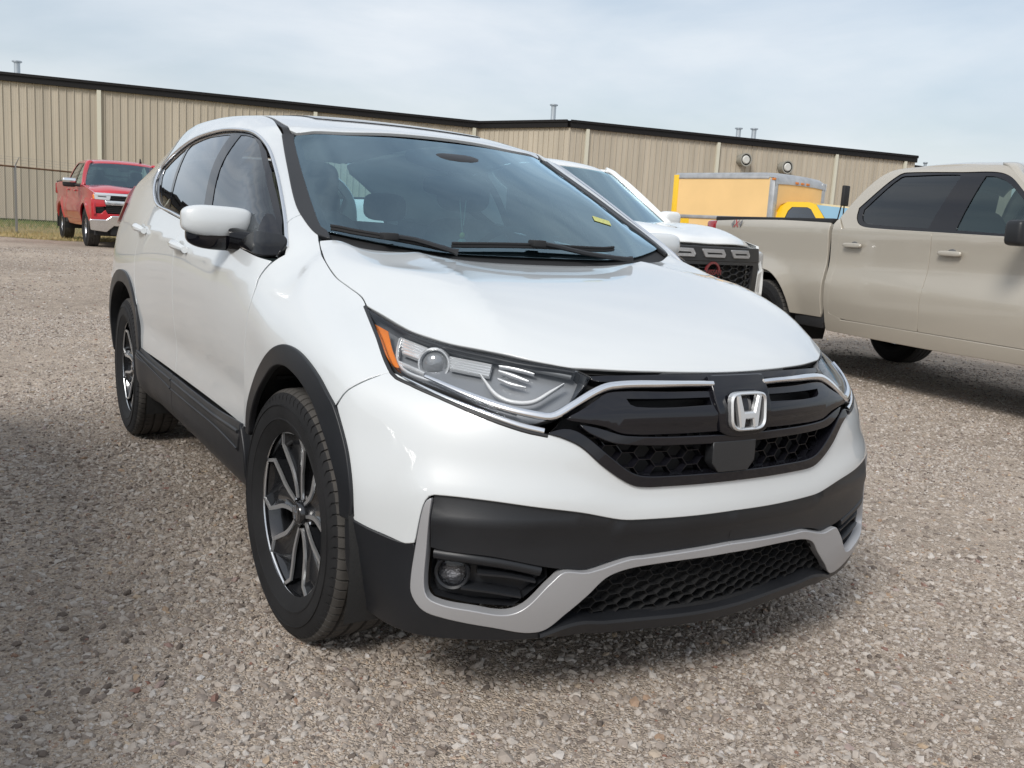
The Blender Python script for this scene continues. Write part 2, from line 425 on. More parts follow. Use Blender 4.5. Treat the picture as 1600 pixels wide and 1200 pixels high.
def hood_only():
    """the bonnet carried on straight past the windscreen, so that its rear edge stays taut"""
    T=dict(TOP); U=dict(UP); c,h=T['cowl'],T['h4']
    for k,dx in (('w1',.25),('w2',.53),('head',.82)):
        T[k]=[(a[0]-dx,a[1],a[2]+dx*(a[2]-b[2])/(b[0]-a[0])*f) for a,b,f in zip(c,h,(1,1,1,.9))]
    U[9]=[(-.54,.68,1.175),(-.79,.655,1.235),(-1.04,.63,1.29)]
    return T,U
def base_mesh(levels=3,hood=False):
    T,F,key=build_cage(*hood_only()) if hood else build_cage()
    P=np.linalg.solve(limit_matrix(len(T),F),T)
    V=P
    for _ in range(levels): V,F=subdivide(V,F)
    return V,F
class Surf:
    def __init__(s,V,F):
        T=np.vstack([F[:,[0,1,2]],F[:,[0,2,3]]]); s.V=V; s.T=T
        n=np.cross(V[F[:,2]]-V[F[:,0]],V[F[:,3]]-V[F[:,1]]); vn=np.zeros_like(V)
        for k in range(4): np.add.at(vn,F[:,k],n)
        s.N=vn/(np.linalg.norm(vn,axis=1,keepdims=True)+1e-12)
        s.bvh=BVHTree.FromPolygons([Vector(v) for v in V],T.tolist())
    def _res(s,p,i):
        a,b,c=s.V[s.T[i]]; v0=b-a;v1=c-a;v2=p-a
        d00=v0@v0;d01=v0@v1;d11=v1@v1;d20=v2@v0;d21=v2@v1; den=d00*d11-d01*d01+1e-20
        v=(d11*d20-d01*d21)/den; w=(d00*d21-d01*d20)/den
        n=s.N[s.T[i]]; m=n[0]*(1-v-w)+n[1]*v+n[2]*w
        return m/(np.linalg.norm(m)+1e-12)
    def cast(s,p,d):
        """first surface point along d through p"""
        h=s.bvh.ray_cast(Vector(p-d*6),Vector(d))
        if h[0] is None:
            h=s.bvh.find_nearest(Vector(p))
        q=np.array(h[0]); return q,s._res(q,h[2])
    def near(s,p):
        h=s.bvh.find_nearest(Vector(p)); q=np.array(h[0]); return q,s._res(q,h[2])
_V,_F=base_mesh(4)
BODY=Surf(_V,_F)
HOODS=Surf(*base_mesh(4,True))
def mirror_mesh(o,parent):
    """the same piece on the other side of the car"""
    me=o.data; V=np.array([v.co[:] for v in me.vertices])*[1,-1,1]
    F=[list(p.vertices)[::-1] for p in me.polygons]
    nr=None
    if 'cn' in o.keys(): nr=NORM[o['cn']]*[1,-1,1]
    m=[k for k in me.materials]
    q=mesh(o.name.split('.')[0],V,F,m,parent,True,nr)
    if nr is None: 
        q.data.set_sharp_from_angle(angle=rad(35))
    q.data.polygons.foreach_set('material_index',[p.material_index for p in me.polygons])
    return q
NORM=[]
def panel(name,parent,m,loops,dirn,h=.035,off=0.0,gap=.0,rim=.012,rnd=.0015,both=False,sym=False,smooth=True,surf=None,seamy=False,sharp=38):
    """piece of sheet lying on the body surface: loops[0] is its outline (3D points), other loops are holes.
    both: add the mirrored copy as a second object; sym: mirror and weld into one piece"""
    surf=surf or BODY; e1,e2,d=frame(dirn)
    L2=[]
    for i,lp in enumerate(loops):
        P=np.asarray(lp,float).copy()
        if seamy: P[np.abs(P[:,1])<1e-6,1]=max(gap,1e-5)*1.02/max(.3,abs(e1[1]))
        Q=np.stack([P@e1,P@e2],1)
        if smooth: Q=crom(Q,6,True,sharp)
        Q=resample(Q,h*.6,True)
        Q,_=inset(Q,gap if i==0 else -gap)
        L2.append(Q)
    V2,F,ol=cdt_fill(L2,h)
    P3=np.zeros((len(V2),3)); N3=np.zeros((len(V2),3))
    c0=np.mean(np.asarray(loops[0],float),0)@d
    for i,q in enumerate(V2):
        p=e1*q[0]+e2*q[1]+d*c0
        P3[i],N3[i]=surf.cast(p,d)
    if seamy: P3[P3[:,1]>-.004,1]=0; N3[np.abs(P3[:,1])<1e-9]*=[1,0,1]
    of=off if not callable(off) else None
    if seamy: N3=N3/np.linalg.norm(N3,axis=1,keepdims=True)
    if of is None:
        e=.004; N0=N3.copy(); v0=np.array([off(p) for p in P3])
        for i,p in enumerate(P3):
            n=N0[i]; t1=np.cross(n,[0,0,1.] if abs(n[2])<.9 else [1.,0,0]); t1/=np.linalg.norm(t1); t2=np.cross(n,t1)
            g1=(off(p+t1*e)-off(p-t1*e))/(2*e); g2=(off(p+t2*e)-off(p-t2*e))/(2*e)
            m_=n-t1*g1-t2*g2; N3[i]=m_/np.linalg.norm(m_)
        P3=P3+N0*v0[:,None]
    else: P3=P3+N3*of
    V=[*P3];N=[*N3];FF=[list(f) for f in F]
    if rim:
        for Q,idx in zip(L2,ol):
            _,inw=inset(Q,.001); n=len(Q); rings=[]
            for k in range(n):
                i=idx[k]
                if i<0: rings.append(None); continue
                o3=-(e1*inw[k,0]+e2*inw[k,1]); nn=N3[i]; o3=o3-nn*(o3@nn); o3/=np.linalg.norm(o3)+1e-12
                b=P3[i]; base=len(V)
                V+= [b+o3*rnd*.7-nn*rnd*.3, b+o3*rnd-nn*rnd, b+o3*rnd-nn*rim]
                nm=o3*.75+nn*.66
                N+= [nm/np.linalg.norm(nm), o3, o3]
                rings.append((i,base,base+1,base+2))
            for k in range(n):
                a,b=rings[k],rings[(k+1)%n]
                if a is None or b is None: continue
                if seamy and abs(V[a[0]][1])<.004 and abs(V[b[0]][1])<.004: continue
                for t in range(3):
                    f=[a[t],b[t],b[t+1],a[t+1]]
                    # orient outward
                    va,vb,vc=(np.asarray(V[f[0]]),np.asarray(V[f[1]]),np.asarray(V[f[3]]))
                    if np.cross(vb-va,vc-va)@np.asarray(N[f[3]])<0: f=f[::-1]
                    FF.append(f)
    V=np.array(V);N=np.array(N)
    # sheet faces face outward
    k=len(F); f0=np.array(FF[:k]); nn=np.cross(V[f0[:,1]]-V[f0[:,0]],V[f0[:,2]]-V[f0[:,0]]); fl=np.einsum('ij,ij->i',nn,N[f0[:,0]])<0
    for i in np.nonzero(fl)[0]: FF[i]=FF[i][::-1]
    if sym:
        n=len(V); FF=FF+[[i+n for i in f[::-1]] for f in FF]
        V=np.vstack([V,V*[1,-1,1]]); N=np.vstack([N,N*[1,-1,1]])
    o=mesh(name,V,FF,m,parent,True,N)
    NORM.append(N); o['cn']=len(NORM)-1
    if both: return o,mirror_mesh(o,parent)
    return o
def lift(pts,off=0,dirn=None,n=6,closed=False,step=.02,surf=None):
    """smooth curve through pts dropped on the body, plus the surface normals"""
    surf=surf or BODY
    P=resample(crom(pts,n,closed),step,closed); R=[];Q=[]
    for p in P:
        a,b=surf.cast(p,np.asarray(dirn)/np.linalg.norm(dirn)) if dirn is not None else surf.near(p)
        R.append(a+b*off);Q.append(b)
    return np.array(R),np.array(Q)
def strip(name,parent,m,pts,w,t,off=0,dirn=None,closed=False,both=False,sym=False,step=.02,w2=None,surf=None,mb=None):
    """moulding of width w and height t running along a curve on the body; w may be a list over the given points"""
    P,N=lift(pts,off,dirn,6,closed,step,surf); n=len(P)
    tl=np.full(n,t) if not hasattr(t,'__len__') else np.interp(np.linspace(0,1,n),np.linspace(0,1,len(t)),t)
    ws=np.full(n,w) if not hasattr(w,'__len__') else np.interp(np.linspace(0,1,n),np.linspace(0,1,len(w)),w)
    V=[];F=[]
    prof=[(-.5,-.8),(-.5,.15),(-.42,.6),(-.2,.95),(.2,.95),(.42,.6),(.5,.15),(.5,-.8)]
    for i in range(n):
        a=P[(i-1)%n] if closed or i>0 else P[i]; b=P[(i+1)%n] if closed or i<n-1 else P[i]
        T=(b-a)/np.linalg.norm(b-a); S=np.cross(N[i],T); S/=np.linalg.norm(S)
        for u,v in prof: V.append(P[i]+S*u*ws[i]+N[i]*v*tl[i])
    k=len(prof)
    for i in range(n if closed else n-1):
        j=(i+1)%n
        for q in range(k): F.append([i*k+q,i*k+(q+1)%k,j*k+(q+1)%k,j*k+q])
    if not closed: F.append(list(range(k))[::-1]); F.append([(n-1)*k+q for q in range(k)])
    if sym:
        o=len(V); F=F+[[i+o for i in f[::-1]] for f in F]; V=V+[np.array(v)*[1,-1,1] for v in V]
    if mb is not None: mb.add(V,F); return None
    b=MB().add(V,F).build(name,m,parent,True,62)
    if both: return b,mirror_mesh(b,parent)
    return b
def mirY(pts): return [(p[0],-p[1],p[2]) for p in pts]
def symm(pts):
    """closed symmetric outline from the right half (ordered from centre line to centre line)"""
    r=[p for p in pts]; l=[p for p in mirY(pts)[::-1] if abs(p[1])>1e-6]
    return r+l
def solid_y(name,parent,m,prof,y0,y1,bev=.0):
    """profile (x,z) extruded across the car"""
    b=MB().prism(prof,(0,y1-y0,0),(0,y0,0),(1,0,0),(0,0,1)); return b.build(name,m,parent,bool(bev))
def superell(name,parent,m,c,r,e=(.6,.6),n=(20,28),mod=None,both=False):
    """rounded box / ellipsoid; mod warps a unit point before scaling"""
    V=[];F=[]
    sg=lambda v,k: math.copysign(abs(v)**k,v)
    for i in range(n[0]+1):
        a=-math.pi/2+math.pi*i/n[0]
        for j in range(n[1]):
            b=2*math.pi*j/n[1]
            p=[sg(math.cos(a),e[0])*sg(math.cos(b),e[1]),sg(math.cos(a),e[0])*sg(math.sin(b),e[1]),sg(math.sin(a),e[0])]
            if mod: p=mod(p)
            V.append((c[0]+p[0]*r[0],c[1]+p[1]*r[1],c[2]+p[2]*r[2]))
    for i in range(n[0]):
        for j in range(n[1]): F.append([i*n[1]+j,i*n[1]+(j+1)%n[1],(i+1)*n[1]+(j+1)%n[1],(i+1)*n[1]+j])
    bm=bmesh.new(); vs=[bm.verts.new(v) for v in V]
    for f in F:
        try: bm.faces.new([vs[i] for i in f])
        except ValueError: pass
    bmesh.ops.remove_doubles(bm,verts=bm.verts,dist=1e-5); bmesh.ops.recalc_face_normals(bm,faces=bm.faces)
    o=MB().bm(bm).build(name,m,parent,True,60)
    if both: return o,mirror_mesh(o,parent)
    return o
def hexmesh(poly,surf,off,cw,chh,bar=.0032,depth=.010,dirn=(-1,0,0),skip=None,mb=None):
    """honeycomb of thin bars inside a polygon given in (y,z)"""
    P=np.asarray(poly,float); b=mb or MB(); d=np.array(dirn,float); lo,hi=P.min(0),P.max(0)
    cx=lambda q: q[0]
    edges=set()
    ni=int((hi[0]-lo[0])/(cw*.75))+3; nj=int((hi[1]-lo[1])/chh)+3
    ctr=(lo+hi)/2
    for i in range(-ni,ni+1):
        for j in range(-nj,nj+1):
            c=(ctr[0]+i*cw*.75, ctr[1]+(j+.5*(i%2))*chh)
            hx=[(c[0]-cw/2,c[1]),(c[0]-cw/4,c[1]+chh/2),(c[0]+cw/4,c[1]+chh/2),(c[0]+cw/2,c[1]),(c[0]+cw/4,c[1]-chh/2),(c[0]-cw/4,c[1]-chh/2)]
            for k in range(6):
                a,q=hx[k],hx[(k+1)%6]
                edges.add(tuple(sorted([(round(a[0],4),round(a[1],4)),(round(q[0],4),round(q[1],4))])))
    for a,q in edges:
        t=np.linspace(0,1,9)[:,None]; s=np.array(a)*(1-t)+np.array(q)*t
        ok=in_poly(s,P)
        if skip is not None: ok&=~in_poly(s,np.asarray(skip,float))
        if ok.sum()<3: continue
        k=np.nonzero(ok)[0]; s=s[[k[0],k[-1]]]
        p=[surf.cast(np.array([0,v[0],v[1]]),d)[0]+d*off for v in s]
        T=p[1]-p[0]; L=np.linalg.norm(T)
        if L<.004: continue
        T/=L; S=np.cross(T,d); S/=np.linalg.norm(S)
        V=[]
        for e in p:
            V+= [e-S*bar/2*.4, e+S*bar/2*.4, e+S*bar/2+d*depth, e-S*bar/2+d*depth]
        b.add(V,[(0,1,2,3),(7,6,5,4),(0,4,5,1),(1,5,6,2),(2,6,7,3),(3,7,4,0)])
    return b
# ------------------------------------------------------------------ wheels
TYRE=mat('tyre_rubber',(.017,.017,.018),.75,0,0,.03,.25,noise=(9,.25),bump=(60,.15,.001))
TREAD=mat('tyre_tread_dusty',(.055,.051,.047),.85,noise=(14,.35),bump=(120,.3,.001))
RIMDARK=mat('dark_alloy',(.022,.023,.026),.2,.4,.8)
RIMCUT=mat('machined_alloy',(.78,.79,.80),.28,.85)
BRAKE=mat('brake_iron',(.10,.095,.09),.5,.7,noise=(12,.3))
def tyre_mesh(R,W,rr,name,parent,tread=True,seg=76):
    """axis y, outer face at +y; R outer radius, W width, rr bead radius"""
    h=W/2; s=R-rr
    prof=[(rr-.004,h*.80),(rr+.006,h*.86),(rr+.02*s/.12,h*.93),(rr+s*.27,h*.985),(rr+s*.275,h*1.0),(rr+s*.31,h*1.0),(rr+s*.315,h*.99),(rr+s*.50,h*1.015),(rr+s*.60,h*1.01),(rr+s*.605,h*1.03),(rr+s*.625,h*1.03),(rr+s*.63,h*1.0),(rr+s*.72,h*.975),(rr+s*.83,h*.94),(R-.012,h*.88)]
    crown=[(.80,.004),(.72,.0015),(.62,.001),(.60,.010),(.55,.010),(.53,.0008),(.24,.0002),(.22,.010),(.16,.010),(.14,0),(0,0)]
    full=prof+[(R-dr,h*u) for u,dr in crown]+[(R-dr,-h*u) for u,dr in crown[-2::-1]]+[(r,-a) for r,a in prof[::-1]]
    m=len(full); V=[];F=[];MI=[]
    pitch=seg if tread else 24; st=(0,.11,.15,.96) if tread else (0,.5)
    ang=[2*math.pi*(k+f)/pitch for k in range(pitch) for f in st]; n=len(ang); q4=len(st)
    for k,t in enumerate(ang):
        gr=tread and k%q4 in (0,1)
        for i,(r,a) in enumerate(full):
            u=abs(a)/h; q=r
            if gr and r>R-.026 and .60<u<.97: q=r-.007
            if gr and r>R-.02 and .24<u<.54: q=r-.006
            if not tread or r<R-.03: sk=0
            else: sk=.035*(a/h)
            V.append((q*math.sin(t+sk),a,q*math.cos(t+sk)))
    for k in range(n):
        for i in range(m-1):
            F.append([k*m+i,k*m+i+1,((k+1)%n)*m+i+1,((k+1)%n)*m+i]); MI.append(1 if len(prof)-1<=i<m-len(prof) else 0)
    o=mesh(name,V,F,[TYRE,TREAD],parent,True,angle=32)
    bm=bmesh.new(); bm.from_mesh(o.data); bmesh.ops.recalc_face_normals(bm,faces=bm.faces); bm.to_mesh(o.data); bm.free()
    o.data.polygons.foreach_set('material_index',MI)
    return o
def suv_wheel(parent,loc,flip):
    """18 inch wheel: wheel > tyre, rim, spokes, hub cap, valve"""
    w=bpy.data.objects.new('wheel',None); link(w,parent); w.location=loc
    if flip: w.rotation_euler=(0,0,math.pi)
    return w
def build_suv_wheel_parts(w):
    R,W=.357,.232
    tyre_mesh(R,W,.236,'tyre',w)
    yf=.088
    b=MB().lathe([(.243,yf+.004),(.2445,yf),(.243,yf-.006),(.232,yf-.010),(.222,yf-.03),(.214,yf-.06),(.214,-.09),(.24,-.10)],'y',72); b.build('rim_barrel',RIMDARK,w)
    MB().lathe([(.2455,yf-.004),(.2462,yf+.003),(.2435,yf+.0065),(.2385,yf+.005),(.2365,yf-.001)],'y',72).build('rim_lip',RIMCUT,w)
    # five pairs of blades: dark dished faces with machined edges
    face=MB(); edge=MB()
    def pol(r,a): return (r*math.sin(a),r*math.cos(a))
    for i in range(5):
        A=2*math.pi*i/5+.12
        # outline of one petal in polar (radius, angle): hub -> swell -> rim
        L=[(.045,-.40),(.085,-.29),(.125,-.30),(.165,-.365),(.205,-.40),(.236,-.27)]
        Rr=[(.236,.27),(.205,.40),(.165,.365),(.125,.30),(.085,.29),(.045,.40)]
        def sm(Lp): return crom(np.array([pol(r,A+a) for r,a in Lp]),4)
        l,rq=sm(L),sm(Rr)[::-1]
        n=len(l)
        def depth(s): # s 0 hub ..1 rim: petals dish inward then return to the lip
            return yf-.022+.022*s**1.5
        V=[];F=[];cols=9
        for k in range(n):
            s=k/(n-1)
            for c in range(cols):
                u=c/(cols-1); p=l[k]*(1-u)+rq[k]*u
                dish=.026*math.sin(math.pi*u)**.7*(0.35+.65*s) 
                V.append((p[0],depth(s)-dish,p[1]))
        for k in range(n-1):
            for c in range(cols-1): F.append([k*cols+c,k*cols+c+1,(k+1)*cols+c+1,(k+1)*cols+c])
        # side walls
        o=len(V)
        for k in range(n):
            s=k/(n-1)
            for c in (0,cols-1):
                p=l[k] if c==0 else rq[k]; V.append((p[0],depth(s)-.05,p[1]))
        for k in range(n-1):
            F.append([k*cols,(k+1)*cols,o+2*(k+1),o+2*k]); F.append([k*cols+cols-1,(k+1)*cols+cols-1,o+2*(k+1)+1,o+2*k+1])
        face.add(V,F)
        cap_=[l[-1]*(1-k/6)+rq[-1]*k/6 for k in range(7)]; cap_=[p*(1+.018*math.sin(math.pi*k/6)) for k,p in enumerate(cap_)]
        edge.tube([(p[0],yf-.001,p[1]) for p in cap_],.0042,6)
        for side in (l,rq):
            q=[]
            V=[];F=[]
            for k in range(n):
                s=k/(n-1); p=side[k]; t=side[min(k+1,n-1)]-side[max(k-1,0)]; t/=np.linalg.norm(t); nn=np.array([-t[1],t[0]])
                wd=.0042+.0022*math.sin(math.pi*s)
                for u,dy in ((-1,-.004),(-1,.0022),(1,.0022),(1,-.004)):
                    V.append((p[0]+nn[0]*u*wd,depth(s)+dy,p[1]+nn[1]*u*wd))
            for k in range(n-1):
                for c in range(3): F.append([k*4+c,k*4+c+1,(k+1)*4+c+1,(k+1)*4+c])
            edge.add(V,F)
    face.build('spoke_face',RIMDARK,w,True,30); edge.build('spoke_edge',RIMCUT,w,True,30)
    MB().lathe([(0,yf-.010),(.030,yf-.010),(.033,yf-.014),(.036,yf-.03),(.055,yf-.035),(.06,yf-.06)],'y',32).build('hub_cap',RIMDARK,w)
    h=MB()
    for x0,x1,x2,x3 in ((-.014,-.019,-.012,-.006),(.006,.012,.019,.014)):
        h.prism([(x0,-.018),(x0+(.008 if x0<0 else .008),-.018),(x2 if x0<0 else x2-.0,.018),(x1 if x0<0 else x1,.018)],(0,-.003,0),(0,yf-.0065,0),(1,0,0),(0,0,1))
    h.box((-.009,yf-.0095,-.004),(.009,yf-.0066,.004))
    h.build('hub_emblem',CHROME,w,False)
    for i in range(5):
        a=2*math.pi*(i+.5)/5+.12; MB().lathe([(0,yf-.028),(.009,yf-.028),(.0105,yf-.032),(.0105,yf-.055)],'y',6,(.056*math.sin(a),0,.056*math.cos(a))).build('lug_nut',CHROME,w,False)
    MB().tube([(.058*3.6*math.sin(.35),yf-.03,.058*3.6*math.cos(.35)),(.054*3.6*math.sin(.35),yf-.004,.054*3.6*math.cos(.35))],.006,8).build('valve_cap',BLACK,w)
    MB().lathe([(.06,.02),(.165,.02),(.165,-.005),(.06,-.005)],'y',48,closed=True).build('brake_disc',BRAKE,w,True)
    MB().lathe([(0,-.02),(.205,-.02),(.213,-.09)],'y',40).build('wheel_back',BLACK,w)

# ------------------------------------------------------------------ the white suv
def build_suv():
    car=thing('parked_suv','white pearl compact SUV with black lower cladding and silver bumper trim, nearest the camera','suv')
    Y=(0,1,0); FR=(-.75,.66,0); UPS=(0,.72,-.69)
    S=lambda pts: [(x,-.9,z) for x,z in pts]           # side outline from (x,z)
    # ---- steel panels -------------------------------------------------------------
    shut=[(-.31,-.703,1.12),(-.243,-.72,1.092),(-.138,-.741,1.062),(-.031,-.749,1.029),(.033,-.737,1.007),(.097,-.724,.986),(.138,-.727,.970)]
    shut=[tuple(BODY.near(p)[0]) for p in shut]
    hf=[(.328,-.694,.926),(.417,-.653,.909),(.493,-.608,.899),(.561,-.563,.894),(.618,-.512,.886),(.664,-.456,.879),(.69,-.416,.875),(.738,-.305,.872),(.764,-.202,.872),(.776,-.1,.872),(.779,0,.872)]
    cowl=[(-.155,0,1.086),(-.16,-.192,1.087),(-.155,-.348,1.086),(-.17,-.457,1.091),(-.225,-.562,1.104),(-.262,-.633,1.116)]
    hood=symm([cowl[0]]+cowl[1:]+shut+[(.145,-.729,.965)]+hf)
    panel('hood',car,WHITE,[hood],(.12,0,-1),surf=HOODS,h=.024,gap=.0035,rim=.02,rnd=.003,off=lambda p: .009*math.exp(-abs(abs(p[1])-(.44+.13*(p[0]+.15)))/.055)*max(0,min(1,(.66-p[0])/.35)))
    arch_out=[(.357,.738),(.339,.752),(.271,.793),(.188,.824),(.103,.842),(.022,.842),(-.061,.815),(-.184,.742),(-.262,.657),(-.30,.595),(-.312,.533)]
    fender=[(.145,.965),(.291,.909),(.434,.834),(.415,.821),(.394,.799),(.375,.777),(.362,.75)]+arch_out+[(-.378,.533),(-.372,.65),(-.36,.75),(-.345,.85),(-.335,.93),(-.342,.974),(-.35,.996),(-.337,1.045),(-.326,1.072),(-.36,1.105),(-.43,1.15),(-.449,1.164),(-.468,1.18),(-.482,1.196),(-.42,1.172),(-.343,1.138)]
    panel('fender',car,WHITE,[S(fender)],(0,.85,-.53),h=.035,gap=.0018,rim=.012,both=True) if False else None
    def onside(pts): # lift (x,z) points to 3D so that any projection direction can be used
        return [tuple(BODY.cast(np.array([x,-.9,z]),np.array([0,1.,0]))[0]) for x,z in pts]
    panel('fender',car,WHITE,[shut+onside(fender)],(0,.78,-.63),h=.03,gap=.0028,rim=.012,both=True)
    door_f=[(-.337,1.052),(-.5,1.070),(-.8,1.094),(-1.1,1.117),(-1.402,1.141),(-1.412,.9),(-1.418,.70),(-1.418,.528),(-.378,.533),(-.372,.65),(-.36,.75),(-.345,.85),(-.335,.93),(-.342,.974),(-.35,.996)]
    def crease(p):
        zc=.978+.066*(-p[0]-.35); d=p[2]-zc
        fade=min(1,max(0,(p[0]+2.3)/.25))
        return (.011*math.exp(-(abs(d)/.075 if d>0 else -d/.045))*min(1,max(.25,(-p[0]-.2)/.5)))*fade-.006*math.exp(-((p[2]-.64)/.06)**2)
    panel('front_door',car,WHITE,[S(door_f)],Y,h=.022,gap=.0032,off=crease,both=True)
    door_r=[(-1.402,1.141),(-1.7,1.166),(-2.0,1.191),(-2.07,1.185),(-2.16,1.12),(-2.235,1.0),(-2.25,.92),(-2.225,.83),(-2.174,.715),(-2.130,.61),(-2.124,.53),(-1.418,.528),(-1.418,.70),(-1.412,.9)]
    panel('rear_door',car,WHITE,[S(door_r)],Y,h=.022,gap=.0032,off=crease,both=True)
    chrome_loop=[(-1.997,-.863,1.195),(-2.154,-.848,1.241),(-2.278,-.819,1.317),(-2.300,-.79,1.372),(-2.15,-.768,1.428),(-1.892,-.738,1.488),(-1.619,-.715,1.507),(-1.349,-.691,1.509),(-1.211,-.675,1.497),(-1.066,-.671,1.466),(-.953,-.673,1.421),(-.799,-.695,1.348),(-.659,-.72,1.275),(-.482,-.757,1.182),(-.36,-.785,1.105)]
    frame_=[(-.43,-.77,1.150),(-.449,-.76,1.164),(-.468,-.738,1.18),(-.482,-.701,1.196),(-.545,-.698,1.225),(-.807,-.647,1.357),(-1.054,-.590,1.479),(-1.2,-.569,1.53),(-1.34,-.556,1.565),(-1.7,-.552,1.60),(-2.1,-.547,1.61),(-2.5,-.541,1.597),(-2.9,-.519,1.56),(-3.2,-.474,1.51),(-3.30,-.52,1.45),(-3.27,-.64,1.36),(-3.22,-.73,1.27),(-3.27,-.82,1.08),(-3.28,-.86,.85),(-3.02,-.91,.80),(-2.99,-.915,.74),(-2.94,-.915,.79),(-2.848,-.917,.825),(-2.75,-.92,.85),(-2.623,-.921,.862),(-2.5,-.923,.862),(-2.417,-.925,.852),(-2.34,-.926,.83),(-2.269,-.926,.795),(-2.21,-.925,.745),(-2.176,-.924,.712),(-2.227,-.925,.83),(-2.252,-.92,.92),(-2.237,-.911,1.0),(-2.162,-.893,1.12),(-2.072,-.872,1.186)]
    frame_+=chrome_loop[0:]
    panel('side_frame',car,WHITE,[frame_],UPS,h=.035,gap=.0012,both=True)
    roofl=[(-.98,0,1.508),(-.985,-.2,1.507),(-1.0,-.38,1.503),(-1.045,-.53,1.495),(-1.08,-.556,1.497),(-1.2,-.549,1.53),(-1.34,-.539,1.57),(-1.7,-.535,1.605),(-2.1,-.53,1.615),(-2.5,-.524,1.603),(-2.9,-.502,1.567),(-3.2,-.46,1.515),(-3.32,-.3,1.53),(-3.36,0,1.535)]
    panel('roof',car,WHITE,[symm(roofl)],(0,0,-1),h=.05,gap=.001,rim=.012)
    panel('sunroof_glass',car,BLACKGLOSS,[symm([(-1.25,0,1.6),(-1.26,-.3,1.6),(-1.30,-.38,1.6),(-1.75,-.40,1.6),(-1.80,-.36,1.6),(-1.81,0,1.6)])],(0,0,-1),h=.06,off=.004,rim=.008)
    panel('roof_ditch_moulding',car,SEAL,[[(p[0],-abs(p[1])+(.0 if i<1 else 0),p[2]) for i,p in enumerate([(-1.06,-.582,1.49),(-1.2,-.568,1.53),(-1.34,-.557,1.565),(-1.7,-.554,1.60),(-2.1,-.549,1.61),(-2.5,-.543,1.597),(-2.9,-.521,1.56),(-3.2,-.476,1.51),(-3.2,-.458,1.515),(-2.9,-.500,1.567),(-2.5,-.522,1.603),(-2.1,-.528,1.615),(-1.7,-.533,1.605),(-1.34,-.537,1.57),(-1.2,-.547,1.53),(-1.06,-.560,1.49)])]],(0,0,-1),h=.03,off=-.004,rim=.006,both=True)
    seam_sheet_outline=[(.40,.83),(.13,.955),(-.10,1.03),(-.30,1.06),(-.335,1.04),(-.8,1.08),(-1.4,1.125),(-2.0,1.17),(-2.2,1.04),(-2.24,.92),(-2.20,.80),(-2.14,.66),(-2.10,.54),(-1.4,.535),(-.38,.54),(-.33,.62),(-.27,.70),(-.19,.78),(-.06,.845),(.03,.872),(.11,.87),(.20,.85),(.28,.815),(.345,.78)]
    panel('seam_shade_sheet',car,DARK,[onside(seam_sheet_outline)],Y,h=.04,off=-.0105,rim=0,both=True)  # black sheet added behind door and fender gaps so the seams read dark
    panel('hood_seam_shade',car,DARK,[[(p[0]*1.0,p[1]*1.012,p[2]) for p in hood]],(.12,0,-1),h=.05,off=-.018,rim=0)  # black sheet added below the hood, makes its shut line look shaded
    # front bumper skin, welded across the centre line
    wl=[(.834,0,.525),(.829,-.144,.524),(.81,-.31,.527),(.803,-.345,.531),(.786,-.44,.552),(.756,-.541,.566),(.702,-.649,.578),(.629,-.745,.580)]
    go=[(.737,-.512,.731),(.748,-.485,.726),(.769,-.442,.706),(.789,-.391,.662),(.804,-.334,.624),(.812,-.295,.609),(.823,-.215,.606),(.835,0,.606)]
    hlb=[(.434,-.773,.834),(.485,-.747,.817),(.565,-.696,.795),(.647,-.632,.766),(.709,-.560,.742)]
    bump=hlb+go+wl+[(.62,-.756,.57),(.615,-.765,.543),(.606,-.774,.462),(.584,-.792,.455),(.515,-.842,.469),(.475,-.864,.479),(.438,-.879,.488),(.463,-.872,.492),(.457,-.874,.551),(.431,-.877,.628),(.391,-.882,.698),(.360,-.884,.742),(.376,-.867,.778),(.394,-.845,.799),(.415,-.808,.821)]
    wlP=np.array(wl+[(.62,-.756,.57),(.606,-.774,.462)])
    def lip(p):
        d=np.min(np.linalg.norm(wlP-p,axis=1)) if False else min(seg3(p,wlP[i],wlP[i+1]) for i in range(len(wlP)-1))
        return .007*math.exp(-(d/.045)**2)*(1 if p[2]>.45 else .5)-.002*math.exp(-((d-.08)/.035)**2)
    def seg3(p,a,b):
        ab=b-a; t=max(0,min(1,(p-a)@ab/(ab@ab))); return np.linalg.norm(p-a-ab*t)
    panel('front_bumper',car,WHITE,[bump],FR,h=.022,gap=.0026,off=lip,sym=True,seamy=True,rim=.016,rnd=.003)
    # ---- black lower bumper ---------------------------------------------------------
    beam=wl[::-1]+[(.834,0,.525),(.831,0,.440),(.809,-.26,.431),(.803,-.302,.429),(.791,-.368,.417),(.783,-.406,.405),(.771,-.467,.410),(.764,-.50,.415),(.72,-.638,.446),(.657,-.73,.452),(.635,-.752,.455),(.632,-.75,.532)]
    beam=[p for i,p in enumerate(beam) if i==0 or np.linalg.norm(np.subtract(p,beam[i-1]))>1e-4]
    panel('bumper_beam',car,CLAD,[beam],FR,h=.03,gap=.001,sym=True,seamy=True,rim=.02,off=lambda p:.008*math.exp(-((p[2]-(.50 if p[1]>-.35 else .52))/.025)**2)-.004)
    corner=[(.436,-.880,.486),(.475,-.864,.478),(.515,-.842,.468),(.584,-.792,.454),(.601,-.778,.461),(.606,-.774,.45),(.604,-.782,.372),(.608,-.78,.338),(.628,-.76,.303),(.654,-.725,.288),(.707,-.619,.266),(.742,-.506,.249),(.737,-.502,.233),(.701,-.614,.232),(.631,-.738,.234),(.576,-.785,.236),(.511,-.82,.24),(.43,-.852,.26),(.425,-.868,.37)]
    panel('bumper_corner',car,CLAD,[corner],FR,h=.03,gap=.001,off=lambda p:.004,rim=.03,rnd=.004,both=True)
